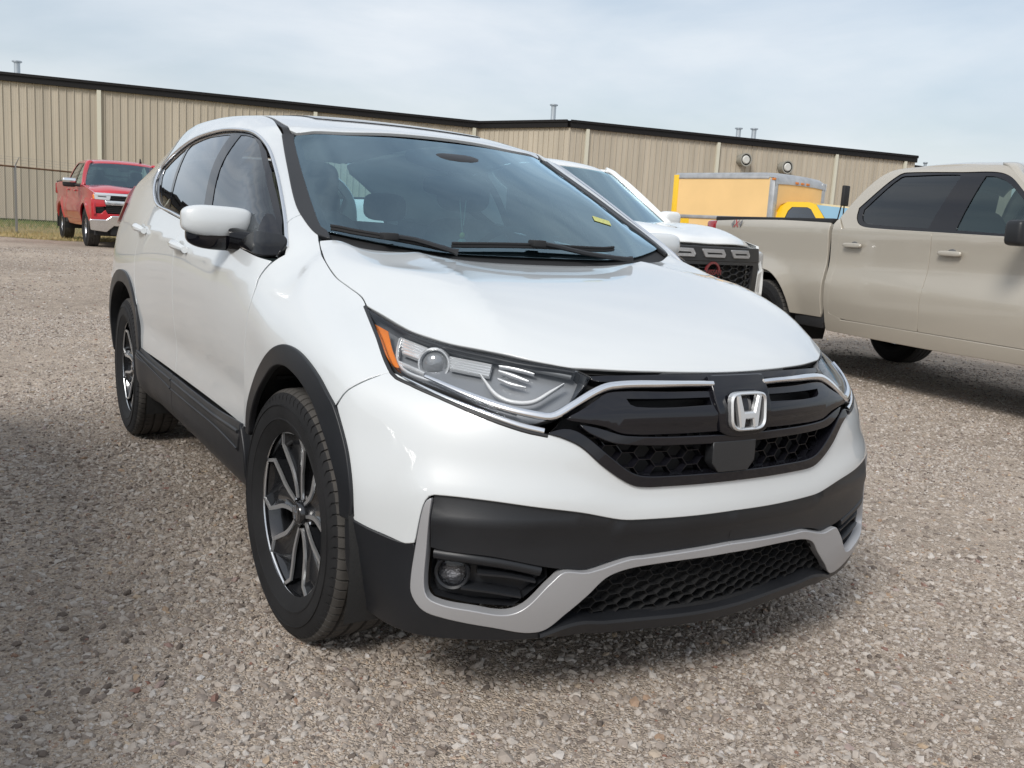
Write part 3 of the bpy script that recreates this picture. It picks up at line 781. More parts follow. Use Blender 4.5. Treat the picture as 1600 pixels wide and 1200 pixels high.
    silver=[(.631,-.744,.578),(.62,-.757,.569),(.615,-.766,.543),(.606,-.775,.45),(.604,-.782,.372),(.608,-.78,.338),(.628,-.76,.303),(.654,-.725,.289),(.707,-.619,.267),(.742,-.506,.250),(.762,-.44,.298),(.777,-.396,.338),(.79,-.346,.384),(.804,-.26,.402),(.827,0,.408),(.831,0,.440),(.809,-.26,.430),(.803,-.302,.429),(.783,-.406,.404),(.771,-.467,.409),(.764,-.497,.386),(.735,-.573,.311),(.694,-.669,.318),(.646,-.744,.335),(.636,-.756,.36),(.632,-.753,.451),(.632,-.75,.532)]
    panel('bumper_trim',car,SATIN,[silver],FR,h=.018,gap=.0055,off=.008,sym=True,seamy=True,rim=.026,rnd=.003,sharp=50)
    # lower lip: rolled edge under the lower grille
    lipc=[(.742,-.506,.243),(.757,-.45,.262),(.766,-.40,.268),(.768,-.335,.259),(.784,-.144,.251),(.79,0,.250)]
    lipc=[tuple(p) for p in lift(lipc,.004)[0]]
    V=[];F=[]
    full=lipc+[(p[0],-p[1],p[2]) for p in lipc[::-1][1:]]
    for p in full:
        tp=min(1,.25+(.506-abs(p[1]))/.09)
        V+= [(p[0]-.09,p[1],p[2]+.012),(p[0]-.02,p[1],p[2]+.010),(p[0]+.006,p[1],p[2]+.002),(p[0]+.008,p[1],p[2]-.006),(p[0]-.004,p[1],p[2]-.034*tp),(p[0]-.13,p[1],p[2]-.045*tp)]
    for i in range(len(full)-1):
        for k in range(5): F.append([i*6+k,i*6+k+1,(i+1)*6+k+1,(i+1)*6+k])
    MB().add(V,F).build('bumper_lip',CLAD,car)
    lowmesh=[(-.50,.262),(-.44,.305),(-.396,.340),(-.346,.388),(-.26,.404),(0,.412),(.26,.404),(.346,.388),(.396,.340),(.44,.305),(.50,.262),(.33,.262),(0,.255),(-.33,.262)]
    panel('lower_grille_back',car,BLACK,[[(.8,y,z) for y,z in lowmesh]],(-1,0,0),h=.05,off=-.07,rim=-.06)
    hexmesh(lowmesh,BODY,.022,.050,.029,.003,.02).build('lower_grille_mesh',BLACK,car,False)
    # fog lamp bay
    bay=[(.635,-.752,.455),(.657,-.73,.452),(.72,-.638,.446),(.764,-.50,.412),(.764,-.497,.386),(.735,-.573,.311),(.694,-.669,.318),(.646,-.744,.335),(.636,-.756,.36)]
    panel('fog_lamp_bay',car,CLAD,[bay],FR,h=.03,off=-.045,gap=.004,rim=-.028,both=True,smooth=False)
    fn=np.array([.82,-.57,.02]); fn/=np.linalg.norm(fn); fc=np.array([.672,-.712,.396])-fn*.03
    def disc(prof,name,m,par):
        e1=np.cross(fn,[0,0,1]);e1/=np.linalg.norm(e1);e2=np.cross(e1,fn); b=MB(); n=28; V=[];F=[]; k=len(prof)
        for i in range(n):
            t=2*math.pi*i/n
            for r,a in prof: V.append(fc+e1*r*math.cos(t)+e2*r*math.sin(t)+fn*a)
        for i in range(n):
            for j in range(k-1): F.append([i*k+j,i*k+j+1,((i+1)%n)*k+j+1,((i+1)%n)*k+j])
        o=b.add(V,F).build(name,m,par); mirror_mesh(o,par); return o
    disc([(.040,-.03),(.042,.012),(.039,.016),(.034,.012),(.033,-.01)],'fog_lamp_bezel',CLAD,car)
    disc([(.0,-.012),(.018,-.010),(.033,.003)],'fog_lamp_reflector',mat('fog_reflector',(.16,.16,.17),.2,.9,bump=(220,.8,.004)),car)
    disc([(.0,.010),(.018,.009),(.033,.004)],'fog_lamp_lens',LENS,car)
    for a in ([(.710,-.664,.400),(.737,-.591,.393),(.757,-.53,.378)],[(.681,-.69,.362),(.718,-.631,.354),(.744,-.56,.340)]):
        strip('fog_bay_slat',car,CLAD,a,.012,.02,-.028,both=True)
    strip('fog_bay_brow',car,CLAD,[(.640,-.745,.440),(.69,-.69,.438),(.735,-.60,.425),(.758,-.52,.405)],.03,.02,-.022,both=True)
    # ---- grille ---------------------------------------------------------------------
    gback=symm([(.779,0,.874),(.776,-.1,.873),(.764,-.202,.872),(.738,-.305,.872),(.69,-.416,.874),(.72,-.41,.862),(.735,-.493,.745),(.737,-.512,.731)]+go[1:])
    panel('grille_back',car,BLACK,[gback],(-1,0,0),h=.05,off=-.06,rim=-.055,sharp=60)
    fo=[(.737,-.512,.733),(.748,-.485,.726),(.769,-.442,.706),(.789,-.391,.662),(.804,-.334,.624),(.812,-.295,.609),(.823,-.215,.606),(.835,0,.606)]
    fi=[(.76,-.47,.742),(.77,-.435,.728),(.789,-.375,.680),(.803,-.322,.642),(.812,-.285,.630),(.823,-.205,.627),(.835,0,.627)]
    panel('grille_frame',car,BLACKGLOSS,[fo+fi[::-1]],(-1,0,0),h=.02,off=.006,sym=True,seamy=True,rim=.05,rnd=.003,sharp=60)
    hexp=[(-.435,.742),(-.375,.690),(-.318,.640),(-.285,.628),(.285,.628),(.318,.640),(.375,.690),(.435,.742)]
    hexmesh(hexp,BODY,.016,.060,.036,.0035,.022,skip=[(-.095,.62),(.045,.62),(.045,.72),(-.095,.72)]).build('grille_mesh',BLACKGLOSS,car,False)
    panel('radar_cover',car,mat('radar_grey',(.017,.018,.020),.45,0,.2),[[(.83,y-.025,z) for y,z in [(-.067,.705),(.067,.705),(.067,.656),(.047,.633),(-.047,.633),(-.067,.656)]]],(-1,0,0),h=.03,off=.010,rim=.03,smooth=False,rnd=.003)
    def yz(l): return [(.8,y,z) for y,z in l]
    wing=[(-.470,.763),(-.44,.778),(-.40,.803),(-.357,.824),(-.20,.826),(-.085,.826),(-.075,.735),(-.20,.733),(-.336,.735),(-.388,.752)]
    slot=[(-.325,.812),(-.10,.814),(-.10,.796),(-.312,.794)]
    panel('grille_wing',car,BLACKGLOSS,[yz(wing),yz(slot)],(-1,0,0),h=.025,off=lambda p:.004+.012*math.exp(-((p[2]-.775)/.025)**2),rim=.03,rnd=.004,both=True,sharp=55)
    panel('grille_lower_bar',car,BLACKGLOSS,[symm([(.8,0,.722),(.8,-.10,.722),(.8,-.33,.726),(.8,-.40,.744),(.8,-.44,.752),(.8,-.42,.736),(.8,-.35,.712),(.8,-.10,.706),(.8,0,.706)])],(-1,0,0),h=.02,off=.008,rim=.03,rnd=.003,sharp=70)
    panel('grille_upper_bar',car,BLACKGLOSS,[symm([(.8,0,.868),(.8,-.2,.868),(.8,-.33,.864),(.8,-.395,.860),(.8,-.38,.853),(.8,-.2,.856),(.8,0,.857)])],(-1,0,0),h=.02,off=-.004,rim=.03,rnd=.003,sharp=70)
    # chrome wing from the headlamp to the badge
    wing_c=[(.497,-.716,.832),(.59,-.656,.806),(.668,-.589,.783),(.715,-.522,.770),(.727,-.495,.770),(.737,-.455,.793),(.746,-.395,.828),(.752,-.352,.841),(.784,-.216,.8445),(.803,-.085,.845)]
    strip('chrome_wing',car,CHROME,wing_c,[.008,.012,.016,.017,.020,.021,.021,.020,.017,.017],[.003,.003,.003,.005,.008,.012,.013,.013,.013,.013],.003,both=True,step=.012)
    strip('chrome_lower_lip',car,CHROME,[(.46,-.757,.826),(.563,-.698,.796),(.644,-.634,.771),(.70,-.570,.749),(.730,-.520,.738)],[.004,.010,.013,.015,.016],.006,-.004,both=True)
    strip('headlight_seal',car,SEAL,[(.145,-.731,.962),(.291,-.757,.905),(.434,-.774,.830),(.485,-.750,.812),(.565,-.700,.789),(.647,-.637,.761),(.709,-.565,.737),(.737,-.514,.727)],.010,.004,-.002,both=True)
    strip('hood_edge_seal',car,SEAL,[(.16,-.727,.957),(.328,-.697,.918),(.417,-.657,.902),(.493,-.613,.892),(.561,-.57,.887),(.618,-.52,.879),(.69,-.42,.868)],.010,.006,-.010,both=True)
    # badge block and badge
    pod=[(-.088,.856),(.062+.026,.856),(.086,.80),(.074,.735),(.045,.724),(-.045,.724),(-.074,.735),(-.086,.80)]
    panel('badge_panel',car,BLACKGLOSS,[yz(pod)],(-1,0,0),h=.02,off=lambda p:.012+.008*max(0,1-abs(p[2]-.78)/.07),rim=.04,rnd=.006)
    bx=.851
    def ring(k,n=40):
        out=[]
        for i in range(n):
            t=2*math.pi*i/n; c,s=math.cos(t),math.sin(t)
            y=math.copysign(abs(c)**.42,c)*(.060+.004*s)*k; z=math.copysign(abs(s)**.42,s)*(.0475)*k
            out.append((y,z))
        return out
    em=MB(); V=[];F=[]
    tilt=lambda z: bx-(z)*.13
    n=40; R0,R1=ring(1.0),ring(.85)
    for (a,b) in zip(R0,R1):
        m_=((a[0]+b[0])/2,(a[1]+b[1])/2)
        for q,dx in ((a,-.010),(a,.002),(m_,.006),(b,.002),(b,-.008)): V.append((tilt(q[1])+dx,q[0],.783+q[1]))
    for i in range(n):
        for k in range(4): F.append([i*5+k,i*5+k+1,((i+1)%n)*5+k+1,((i+1)%n)*5+k])
    em.add(V,F)
    def bev(poly):
        P=np.array(poly); Pi,_=inset(P,.0035); n=len(P); V=[];F=[]
        for q,dx in ((P,-.008),(P,.002),(Pi,.006)):
            for a in q: V.append((tilt(a[1])+dx,a[0],.783+a[1]))
        for L_ in (0,1):
            for i in range(n): F.append([L_*n+i,L_*n+(i+1)%n,(L_+1)*n+(i+1)%n,(L_+1)*n+i])
        c2,f2,_l=cdt_fill([Pi],.02)
        o2=len(V); V+=[(tilt(a[1])+.006,a[0],.783+a[1]) for a in c2]; F+=[[o2+i for i in f] for f in f2]
        em.add(V,F)
    H=[(-.043,.040),(-.028,.040),(-.016,-.001),(.016,-.001),(.028,.040),(.043,.040),(.030,-.040),(.016,-.040),(.012,-.019),(-.012,-.019),(-.016,-.040),(-.030,-.040)]
    bev(H)
    em.build('badge',mat('badge_chrome',(.74,.75,.76),.38,.85),car,True,30)
    panel('badge_backing',car,BLACKGLOSS,[yz([(a*.92,.783+b*.92) for a,b in ring(1,24)])],(-1,0,0),h=.03,off=.017,rim=.01,smooth=False)
    # ---- headlamps -------------------------------------------------------------------
    lens=[(.150,-.729,.963),(.328,-.695,.924),(.417,-.654,.907),(.493,-.609,.897),(.561,-.564,.892),(.618,-.514,.884),(.664,-.459,.877),(.69,-.42,.872),(.718,-.392,.858),(.735,-.490,.768),(.734,-.510,.765),(.709,-.556,.752),(.647,-.626,.778),(.565,-.690,.806),(.485,-.741,.825),(.434,-.766,.841),(.291,-.750,.912)]
    HG=mat('headlight_housing',(.27,.28,.295),.3,.3)
    REFL=mat('headlight_reflector',(.88,.89,.90),.22,.45)
    panel('headlight_housing',car,HG,[lens],FR,h=.03,off=-.045,rim=-.045,both=True,sharp=50)
    panel('headlight_lens',car,LENS,[lens],FR,h=.03,off=-.001,rim=.004,gap=.0015,both=True,sharp=50)
    panel('amber_marker',car,mat('amber_lens',(.85,.22,.015),.25,0,.8),[[(.235,-.742,.934),(.291,-.730,.922),(.35,-.74,.887),(.427,-.757,.850),(.412,-.765,.852),(.34,-.758,.882)]],FR,h=.02,off=-.010,rim=.02,both=True,smooth=False)
    def ribs(name,quad,k,o,both=True):
        a,b,c,d=[np.array(q) for q in quad]; B=MB()
        for i in range(k):
            t=(i+.5)/k
            strip('x',car,REFL,[a+(d-a)*t,(a+b+(d-a)*t+(c-b)*t)/2,b+(c-b)*t],np.linalg.norm(d-a)/k*.78,.006,o,mb=B)
        o_=B.build(name,REFL,car,True,25); mirror_mesh(o_,car)
    ribs('headlight_reflector_ribs',[(.315,-.709,.920),(.405,-.672,.906),(.428,-.700,.879),(.375,-.724,.884)],5,-.028)
    ribs('headlight_inner_ribs',[(.462,-.640,.893),(.56,-.578,.885),(.58,-.595,.857),(.495,-.655,.866)],5,-.030)
    ribs('headlight_base_fin',[(.40,-.742,.868),(.47,-.705,.846),(.475,-.712,.838),(.402,-.75,.858)],1,-.02)
    strip('headlight_inner_edge',car,REFL,[(.330,-.716,.917),(.36,-.735,.893),(.40,-.748,.862),(.44,-.738,.842),(.50,-.70,.826),(.60,-.640,.797),(.68,-.565,.775)],.008,.006,-.022,both=True)
    DRL=mat('daylight_strip',(.88,.89,.9),.2,0,.5)
    strip('daylight_strip',car,DRL,[(.572,-.609,.852),(.586,-.606,.841),(.63,-.597,.814),(.662,-.572,.801),(.688,-.530,.803),(.697,-.484,.829),(.70,-.452,.846)],[.004,.008,.010,.010,.010,.009,.004],.007,-.014,both=True,step=.01)
    pc=np.array([.452,-.678,.879]); q,nq=BODY.near(pc); q=q-nq*.034
    b=MB(); ax=np.array([.80,-.58,.12]); ax/=np.linalg.norm(ax); e1=np.cross(ax,[0,0,1]);e1/=np.linalg.norm(e1);e2=np.cross(e1,ax)
    def rev(prof,c,n=36):
        V=[];F=[];k=len(prof)
        for i in range(n):
            t=2*math.pi*i/n
            for r,a in prof: V.append(c+e1*r*math.cos(t)+e2*r*math.sin(t)+ax*a)
        for i in range(n):
            for j in range(k-1): F.append([i*k+j,i*k+j+1,((i+1)%n)*k+j+1,((i+1)%n)*k+j])
        return V,F
    o_=MB().add(*rev([(.041,-.02),(.041,.006),(.039,.010),(.036,.010),(.032,.002),(.030,-.02)],q)).build('projector_ring',REFL,car); mirror_mesh(o_,car)
    o_=MB().add(*rev([(.0,.010),(.010,.0094),(.019,.007),(.026,.003),(.031,-.003)],q)).build('projector_lens',mat('projector_glass',(.30,.31,.32),.08,.3,1),car); mirror_mesh(o_,car)
    for nm,pts,w_ in (('turn_reflector',[(.578,-.566,.880),(.61,-.535,.878),(.648,-.505,.873)],.010),('turn_reflector',[(.585,-.570,.868),(.62,-.545,.862),(.655,-.525,.857)],.011),('turn_reflector',[(.60,-.580,.853),(.63,-.560,.845),(.66,-.535,.842)],.009)):
        strip(nm,car,REFL,pts,[w_*.6,w_,w_*.5],.006,-.026,both=True,step=.012)
    strip('headlight_top_rail',car,mat('lamp_rail',(.22,.225,.23),.3,.3),[(.20,-.716,.947),(.328,-.685,.917),(.493,-.600,.890),(.618,-.505,.877),(.69,-.425,.864)],[.014,.022,.022,.020,.014],.006,-.02,both=True)
    # ---- side cladding and arches -----------------------------------------------------
    ao=[(.455,.485),(.457,.551),(.431,.628),(.389,.698),(.357,.738)]+arch_out[1:]
    ai=[(.425,.487),(.418,.554),(.378,.622),(.335,.672),(.264,.735),(.18,.775),(.09,.795),(.02,.793),(-.057,.768),(-.165,.696),(-.228,.626),(-.262,.572),(-.275,.533)]
    panel('arch_moulding',car,CLAD,[onside(ao+ai[::-1])],Y,h=.02,off=.010,rim=.018,rnd=.004,both=True,sharp=50)
    # rear arch
    cx,cz=-2.575,.40
    ro=[(cx+.500*math.cos(t),cz+.462*math.sin(t)) for t in np.linspace(-.05,math.pi-.28,18)]
    ro=[(-2.118,.40),(-2.120,.50),(-2.126,.58),(-2.174,.712),(-2.215,.75),(-2.269,.795),(-2.34,.83),(-2.417,.852),(-2.5,.862),(-2.623,.862),(-2.75,.85),(-2.848,.825),(-2.94,.79),(-3.0,.74),(-3.07,.62),(-3.09,.50),(-3.09,.40)]
    ri=[(-2.165,.40),(-2.168,.50),(-2.178,.58),(-2.215,.69),(-2.255,.73),(-2.31,.765),(-2.377,.79),(-2.44,.803),(-2.52,.81),(-2.64,.808),(-2.74,.795),(-2.83,.765),(-2.91,.72),(-2.97,.66),(-3.02,.57),(-3.035,.48),(-3.035,.40)]
    panel('arch_moulding',car,CLAD,[onside(ro+ri[::-1])],Y,h=.02,off=.010,rim=.05,rnd=.004,both=True,sharp=50)
    clad_f=[(-.375,.538),(-.70,.521),(-1.06,.517),(-1.424,.518),(-1.428,.456),(-1.05,.458),(-.69,.460),(-.40,.452)]
    panel('door_cladding',car,CLAD,[S(clad_f)],Y,h=.03,off=lambda p:.016-.010*max(0,(p[2]-.497)/.03),rim=.02,rnd=.004,both=True,sharp=40)
    clad_r=[(-1.434,.518),(-1.80,.521),(-2.155,.537),(-2.16,.50),(-1.80,.473),(-1.438,.456)]
    panel('door_cladding',car,CLAD,[S(clad_r)],Y,h=.03,off=lambda p:.016-.010*max(0,(p[2]-.497)/.03),rim=.02,rnd=.004,both=True,sharp=40)
    for ln in ([(-.40,-.9,.512),(-.70,-.9,.498),(-1.06,-.9,.495),(-1.42,-.9,.496)],[(-1.44,-.9,.497),(-1.80,-.9,.502),(-2.14,-.9,.518)]):
        strip('cladding_ridge',car,CLAD,ln,.012,.005,.0145,dirn=(0,1,0),both=True,step=.05)
    for ln in ([(-.40,-.9,.458),(-.70,-.9,.466),(-1.06,-.9,.464),(-1.42,-.9,.463)],[(-1.44,-.9,.463),(-1.80,-.9,.480),(-2.15,-.9,.506)]):
        strip('cladding_ridge',car,CLAD,ln,.008,.004,.0165,dirn=(0,1,0),both=True,step=.05)
    sill_f=[(-.40,.449),(-.69,.457),(-1.05,.455),(-1.428,.453),(-1.432,.32),(-1.07,.315),(-.70,.312),(-.40,.305),(-.345,.30),(-.335,.42),(-.345,.47),(-.385,.535)]
    panel('sill_cladding',car,CLAD,[S(sill_f)],Y,h=.03,off=lambda p:.012-.03*max(0,(.40-p[2])/.1)**2,rim=.06,rnd=.006,both=True,sharp=40)
    sill_r=[(-1.438,.453),(-1.80,.469),(-2.16,.495),(-2.165,.40),(-2.19,.33),(-2.25,.285),(-2.1,.283),(-1.78,.312),(-1.436,.32)]
    panel('sill_cladding',car,CLAD,[S(sill_r)],Y,h=.03,off=lambda p:.012-.03*max(0,(.40-p[2])/.1)**2+.012*math.exp(-((p[0]+2.1)/.12)**2),rim=.06,rnd=.006,both=True,sharp=40)
    # wheel wells, mud flap, floor
    for x0,r in ((.055,.425),(-2.60,.452)):
        for s in (-1,1):
            V=[];F=[]; n=24
            for i in range(n+1):
                t=math.pi*(-.12+1.24*i/n)
                for y in (.885,.60,.52): V.append((x0+r*math.cos(t),s*y,.37+r*math.sin(t)))
            for i in range(n):
                for k in range(2): F.append([i*3+k,i*3+k+1,(i+1)*3+k+1,(i+1)*3+k])
            o=len(V); V.append((x0,s*.52,.37))
            for i in range(n): F.append([i*3+2,(i+1)*3+2,o])
            MB().add(V,F).build('wheel_well',mat('well_liner',(.017,.017,.017),.85,bump=(160,.5,.003)),car)
            rb=MB()
            for t in (.62,.78,.94,1.1,1.26): rb.tube([(x0+(r-.006)*math.cos(t*1.7),s*.87,.37+(r-.006)*math.sin(t*1.7)),(x0+(r-.006)*math.cos(t*1.7),s*.62,.37+(r-.006)*math.sin(t*1.7))],.008,6)
            rb.build('liner_rib',BLACK,car)
    for x0 in (-.34,-3.06):
        b=MB().box((x0-.03,-.893,.245),(x0+.02,-.66,.56),.012).build('mud_flap',CLAD,car); mirror_mesh(b,car)
    fl=MB().prism([(.62,.27),(.62,.30),(.45,.34),(-3.3,.34),(-3.3,.27)],(0,1.1,0),(0,-.55,0),(1,0,0),(0,0,1)).build('underbody',BLACK,car,False)
    MB().box((-2.15,-.86,.30),(-.42,.86,.36)).build('floor_pan',BLACK,car,False)
    fw=MB().box((.42,-.50,.30),(.66,.50,.60)).build('radiator_block',BLACK,car,False)
    # ---- windows ----------------------------------------------------------------------
    cl=[(p[0],p[2]) for p in chrome_loop]
    opening=cl+[(-.332,1.070),(-.5,1.080),(-.8,1.103),(-1.1,1.127),(-1.423,1.152),(-1.7,1.176)]
    panel('window_surround',car,BLACKGLOSS,[onside(opening)],Y,h=.05,off=-.010,gap=.004,rim=.02,both=True) if False else None
    gq=[(-1.83,1.205),(-1.965,1.215),(-2.07,1.262),(-2.17,1.33),(-2.19,1.365),(-2.08,1.407),(-1.93,1.452)]
    gr=[(-1.195,1.165),(-1.45,1.172),(-1.778,1.195),(-1.80,1.24),(-1.84,1.36),(-1.885,1.445),(-1.865,1.468),(-1.62,1.489),(-1.40,1.491),(-1.36,1.487)]
    gf=[(-1.068,1.145),(-.80,1.125),(-.50,1.104),(-.40,1.115),(-.50,1.178),(-.66,1.262),(-.80,1.334),(-.953,1.405),(-1.05,1.447),(-1.13,1.472),(-1.22,1.483),(-1.262,1.485)]
    panel('window_surround',car,BLACKGLOSS,[onside(opening),onside(gq),onside(gr),onside(gf)],Y,h=.03,off=-.008,gap=.003,rim=.012,both=True,smooth=False)
    panel('quarter_glass',car,TINT,[onside(gq)],Y,h=.05,off=-.010,gap=-.006,rim=.002,both=True)
    panel('rear_door_glass',car,TINT,[onside(gr)],Y,h=.05,off=-.010,gap=-.006,rim=.002,both=True)
    panel('front_door_glass',car,TINTF,[onside(gf)],Y,h=.05,off=-.010,gap=-.006,rim=.002,both=True)
    belt=[(-.335,1.066),(-.5,1.077),(-.8,1.100),(-1.1,1.124),(-1.423,1.149),(-1.7,1.173),(-1.995,1.197)]
    strip('window_chrome',car,CHROME,onside(belt)+chrome_loop[1:-1]+[(-.40,-.777,1.130),(-.345,-.79,1.090)],.011,.006,.001,both=True,step=.025)
    strip('window_rubber',car,SEAL,[chrome_loop[i] for i in range(1,15)],.008,.004,.0,dirn=(0,.8,-.6),both=True) if False else None
    hdr=[(-.955,0,1.497),(-.965,-.2,1.494),(-.985,-.387,1.490),(-1.03,-.52,1.484),(-1.045,-.545,1.482)]
    ws=hdr+[(-1.00,-.574,1.459),(-.746,-.622,1.334),(-.498,-.664,1.212),(-.375,-.682,1.152)]+[(-.345,-.655,1.146),(-.29,-.562,1.125),(-.235,-.457,1.108),(-.205,-.348,1.098),(-.195,-.192,1.093),(-.19,0,1.092)]
    WSD=(-.78,0,-.62)
    panel('windscreen',car,GLASS,[symm(ws)],WSD,h=.05,off=-.002,rim=.003)
    def shrink(lp,k):
        P=np.array(lp); e1,e2,d=frame(WSD); Q=np.stack([P@e1,P@e2],1); Q2,_=inset(Q,k); return [tuple(p+e1*(b[0]-a[0])+e2*(b[1]-a[1])) for p,a,b in zip(P,Q,Q2)]
    sw=symm(ws)
    panel('windscreen_band',car,mat('ceramic_band',(.010,.010,.011),.35),[sw,shrink(sw,.030)],WSD,h=.03,off=-.006,rim=0,smooth=False)
    pil=[(-1.06,-.590,1.484),(-.807,-.647,1.357),(-.545,-.698,1.225),(-.424,-.703,1.172),(-.343,-.695,1.139),(-.300,-.672,1.127),(-.35,-.668,1.147),(-.385,-.676,1.157),(-.498,-.660,1.213),(-.746,-.618,1.336),(-1.00,-.568,1.461),(-1.05,-.552,1.487)]
    panel('pillar_moulding',car,SEAL,[pil],WSD,h=.02,off=.004,rim=.014,rnd=.004,both=True,sharp=50)
    panel('cowl_panel',car,BLACK,[symm([(-.12,0,1.08),(-.13,-.35,1.08),(-.16,-.50,1.09),(-.25,-.66,1.11),(-.37,-.69,1.15),(-.33,-.55,1.13),(-.26,-.40,1.11),(-.235,0,1.105)])],(-.3,0,-1),h=.03,off=-.014,rim=.01)
    # wipers
    for nm,bl,arm in (('a',[(-.339,-.655,1.143),(-.27,-.52,1.118),(-.215,-.40,1.102),(-.185,-.33,1.095)],[(-.25,-.50,1.114),(-.225,-.43,1.104),(-.18,-.36,1.092),(-.15,-.31,1.085)]),('b',[(-.215,-.30,1.102),(-.222,0,1.107),(-.228,.30,1.112),(-.24,.36,1.116)],[(-.225,.02,1.109),(-.215,.08,1.105),(-.18,.2,1.095),(-.15,.38,1.086)])):
        wp=bpy.data.objects.new('wiper',None); link(wp,car)
        P,N=lift(bl,.012); B=MB(); B.tube(P,.006,6); B.tube(P+N*.010+np.array([-.004,0,0]),.0045,6); B.build('wiper_blade',BLACK,wp)
        P,N=lift(arm,.026); MB().tube(P,[.009]+[.008]*(len(P)-2)+[.012],6).build('wiper_arm',CLAD,wp)
        MB().box(tuple(P[0]-[.02,.025,.012]),tuple(P[0]+[.02,.025,.010]),.004).build('wiper_clip',BLACK,wp)
    MIRB=mat('mirror_base_black',(.006,.006,.007),.10,spec=.30)
    # ---- mirrors -----------------------------------------------------------------------
    def capmod(p):
        x,y,z=p
        t=(y+1)/2                       # y -1 outer .. +1 inner
        x=x*(1-.30*max(0,-y)**2); z=z*(1-.22*max(0,-y)**3)+.10*(1-t)
        if x>0: x=x*(1-.25*abs(z))
        return [x-.10*(1-t),y,z]
    superell('mirror_cap',car,WHITE,(-.665,-.925,1.153),(.058,.112,.051),(.42,.52),(24,36),capmod,both=True)
    def botmod(p):
        q=capmod(p); return q
    superell('mirror_housing',car,BLACKGLOSS,(-.677,-.905,1.110),(.054,.116,.050),(.5,.6),(20,28),botmod,both=True)
    strip_=MB().tube([(-.665,-1.010,1.147),(-.640,-.990,1.143),(-.628,-.965,1.141)],[.002,.004,.001],8).build('mirror_indicator',mat('indicator_smoke',(.12,.11,.10),.15,0,1),car); mirror_mesh(strip_,car)
    foot=[(-.50,1.130),(-.43,1.128),(-.385,1.120),(-.345,1.092),(-.335,1.066),(-.39,1.063),(-.50,1.076),(-.58,1.084)]
    panel('mirror_foot',car,MIRB,[onside(foot)],Y,h=.02,off=lambda p:.004+.010*max(0,1-abs(p[2]-1.09)/.05),rim=.02,rnd=.004,both=True)
    b=MB(); V=[];F=[]
    secs=[(-.79,-.45,1.092,.085,.036),(-.82,-.53,1.090,.085,.036),(-.85,-.60,1.096,.075,.038),(-.90,-.66,1.105,.060,.042)]
    for y,x,z,a,c in secs:
        for k in range(14):
            t=2*math.pi*k/14; V.append((x+a*math.cos(t),y,z+c*math.sin(t)))
    for i in range(3):
        for k in range(14): F.append([i*14+k,i*14+(k+1)%14,(i+1)*14+(k+1)%14,(i+1)*14+k])
    o_=b.add(V,F).build('mirror_arm',MIRB,car); mirror_mesh(o_,car)
    # small triangular sail in front of the door glass
    panel('mirror_sail',car,BLACKGLOSS,[onside([(-.345,1.088),(-.40,1.125),(-.52,1.190),(-.545,1.195),(-.50,1.14),(-.47,1.105),(-.40,1.08)])],Y,h=.02,off=-.003,rim=.01,both=True)
    # ---- handles, lamps at the back, fuel door ------------------------------------------
    for hx,hz in ((-1.31,1.042),(-2.15,1.083)):
        h=bpy.data.objects.new('door_handle',None); link(h,car)
        P,N=lift([(hx-.115,-.9,hz+.008),(hx-.06,-.9,hz+.004),(hx,-.9,hz),(hx+.06,-.9,hz-.004),(hx+.10,-.9,hz-.007)],.0)
        k=np.linspace(0,1,len(P)); hgt=.032*np.sin(np.pi*np.clip(k*.96+.02,0,1))**.5
        MB().tube(P+N*hgt[:,None],list(.011+.007*np.sin(np.pi*k)),10).build('handle_grip',WHITE,h)
        MB().tube([P[-1]+N[-1]*.004,P[-1]+N[-1]*.02+np.array([.03,0,-.002])],.013,10).build('handle_cap',WHITE,h)
        q,nq=BODY.near((hx,-.9,hz-.004)); 
        superell('handle_cup',h,mat('handle_recess',(.40,.41,.40),.4,0,.6),(q[0],q[1]-.001,q[2]),(.075,.006,.030),(1,1),(10,20))
        m2=bpy.data.objects.new('door_handle',None); link(m2,car)
        for ch in list(h.children): mirror_mesh(ch,m2)
    tail=[(-3.02,-.83,1.20),(-3.1,-.80,1.262),(-3.2,-.74,1.30),(-3.27,-.72,1.20),(-3.28,-.80,1.08),(-3.2,-.85,1.07),(-3.1,-.855,1.10)]
    V=[];F=[]
    for dy,k in ((0,.92),(.018,.88),(.030,.72)):
        c=np.mean(np.array(tail),0)
        for p in tail:
            q,nq=BODY.near(p); q=q+nq*dy; q=c+(q-c)*k if k<1 else q; V.append(q)
    n=len(tail)
    for L_ in (0,1):
        for i in range(n): F.append([L_*n+i,L_*n+(i+1)%n,(L_+1)*n+(i+1)%n,(L_+1)*n+i])
    F.append([2*n+i for i in range(n)])
    o_=MB().add(V,F).build('tail_light',mat('tail_lens',(.16,.012,.012),.12,0,1),car,True,50); mirror_mesh(o_,car)
    panel('fuel_door',car,WHITE,[onside([(-2.39,1.00),(-2.56,1.00),(-2.57,1.10),(-2.42,1.11)])],Y,h=.03,off=.0015,rim=.003) if False else None
    bump_r=[(-3.1,.62),(-3.08,.72),(-3.03,.79),(-3.27,.845),(-3.30,.7),(-3.29,.47),(-3.15,.44),(-3.1,.5)]
    panel('rear_bumper_corner',car,WHITE,[onside(bump_r)],Y,h=.03,gap=.002,both=True)
    panel('rear_bumper_skirt',car,CLAD,[onside([(-3.09,.43),(-3.29,.46),(-3.26,.30),(-3.05,.29)])],Y,h=.03,off=.006,rim=.04,both=True)
    tg=symm([(-3.38,0,1.52),(-3.34,-.45,1.46),(-3.36,-.60,1.34),(-3.48,-.66,1.18),(-3.52,-.70,.85),(-3.5,-.70,.55),(-3.66,0,.55)])
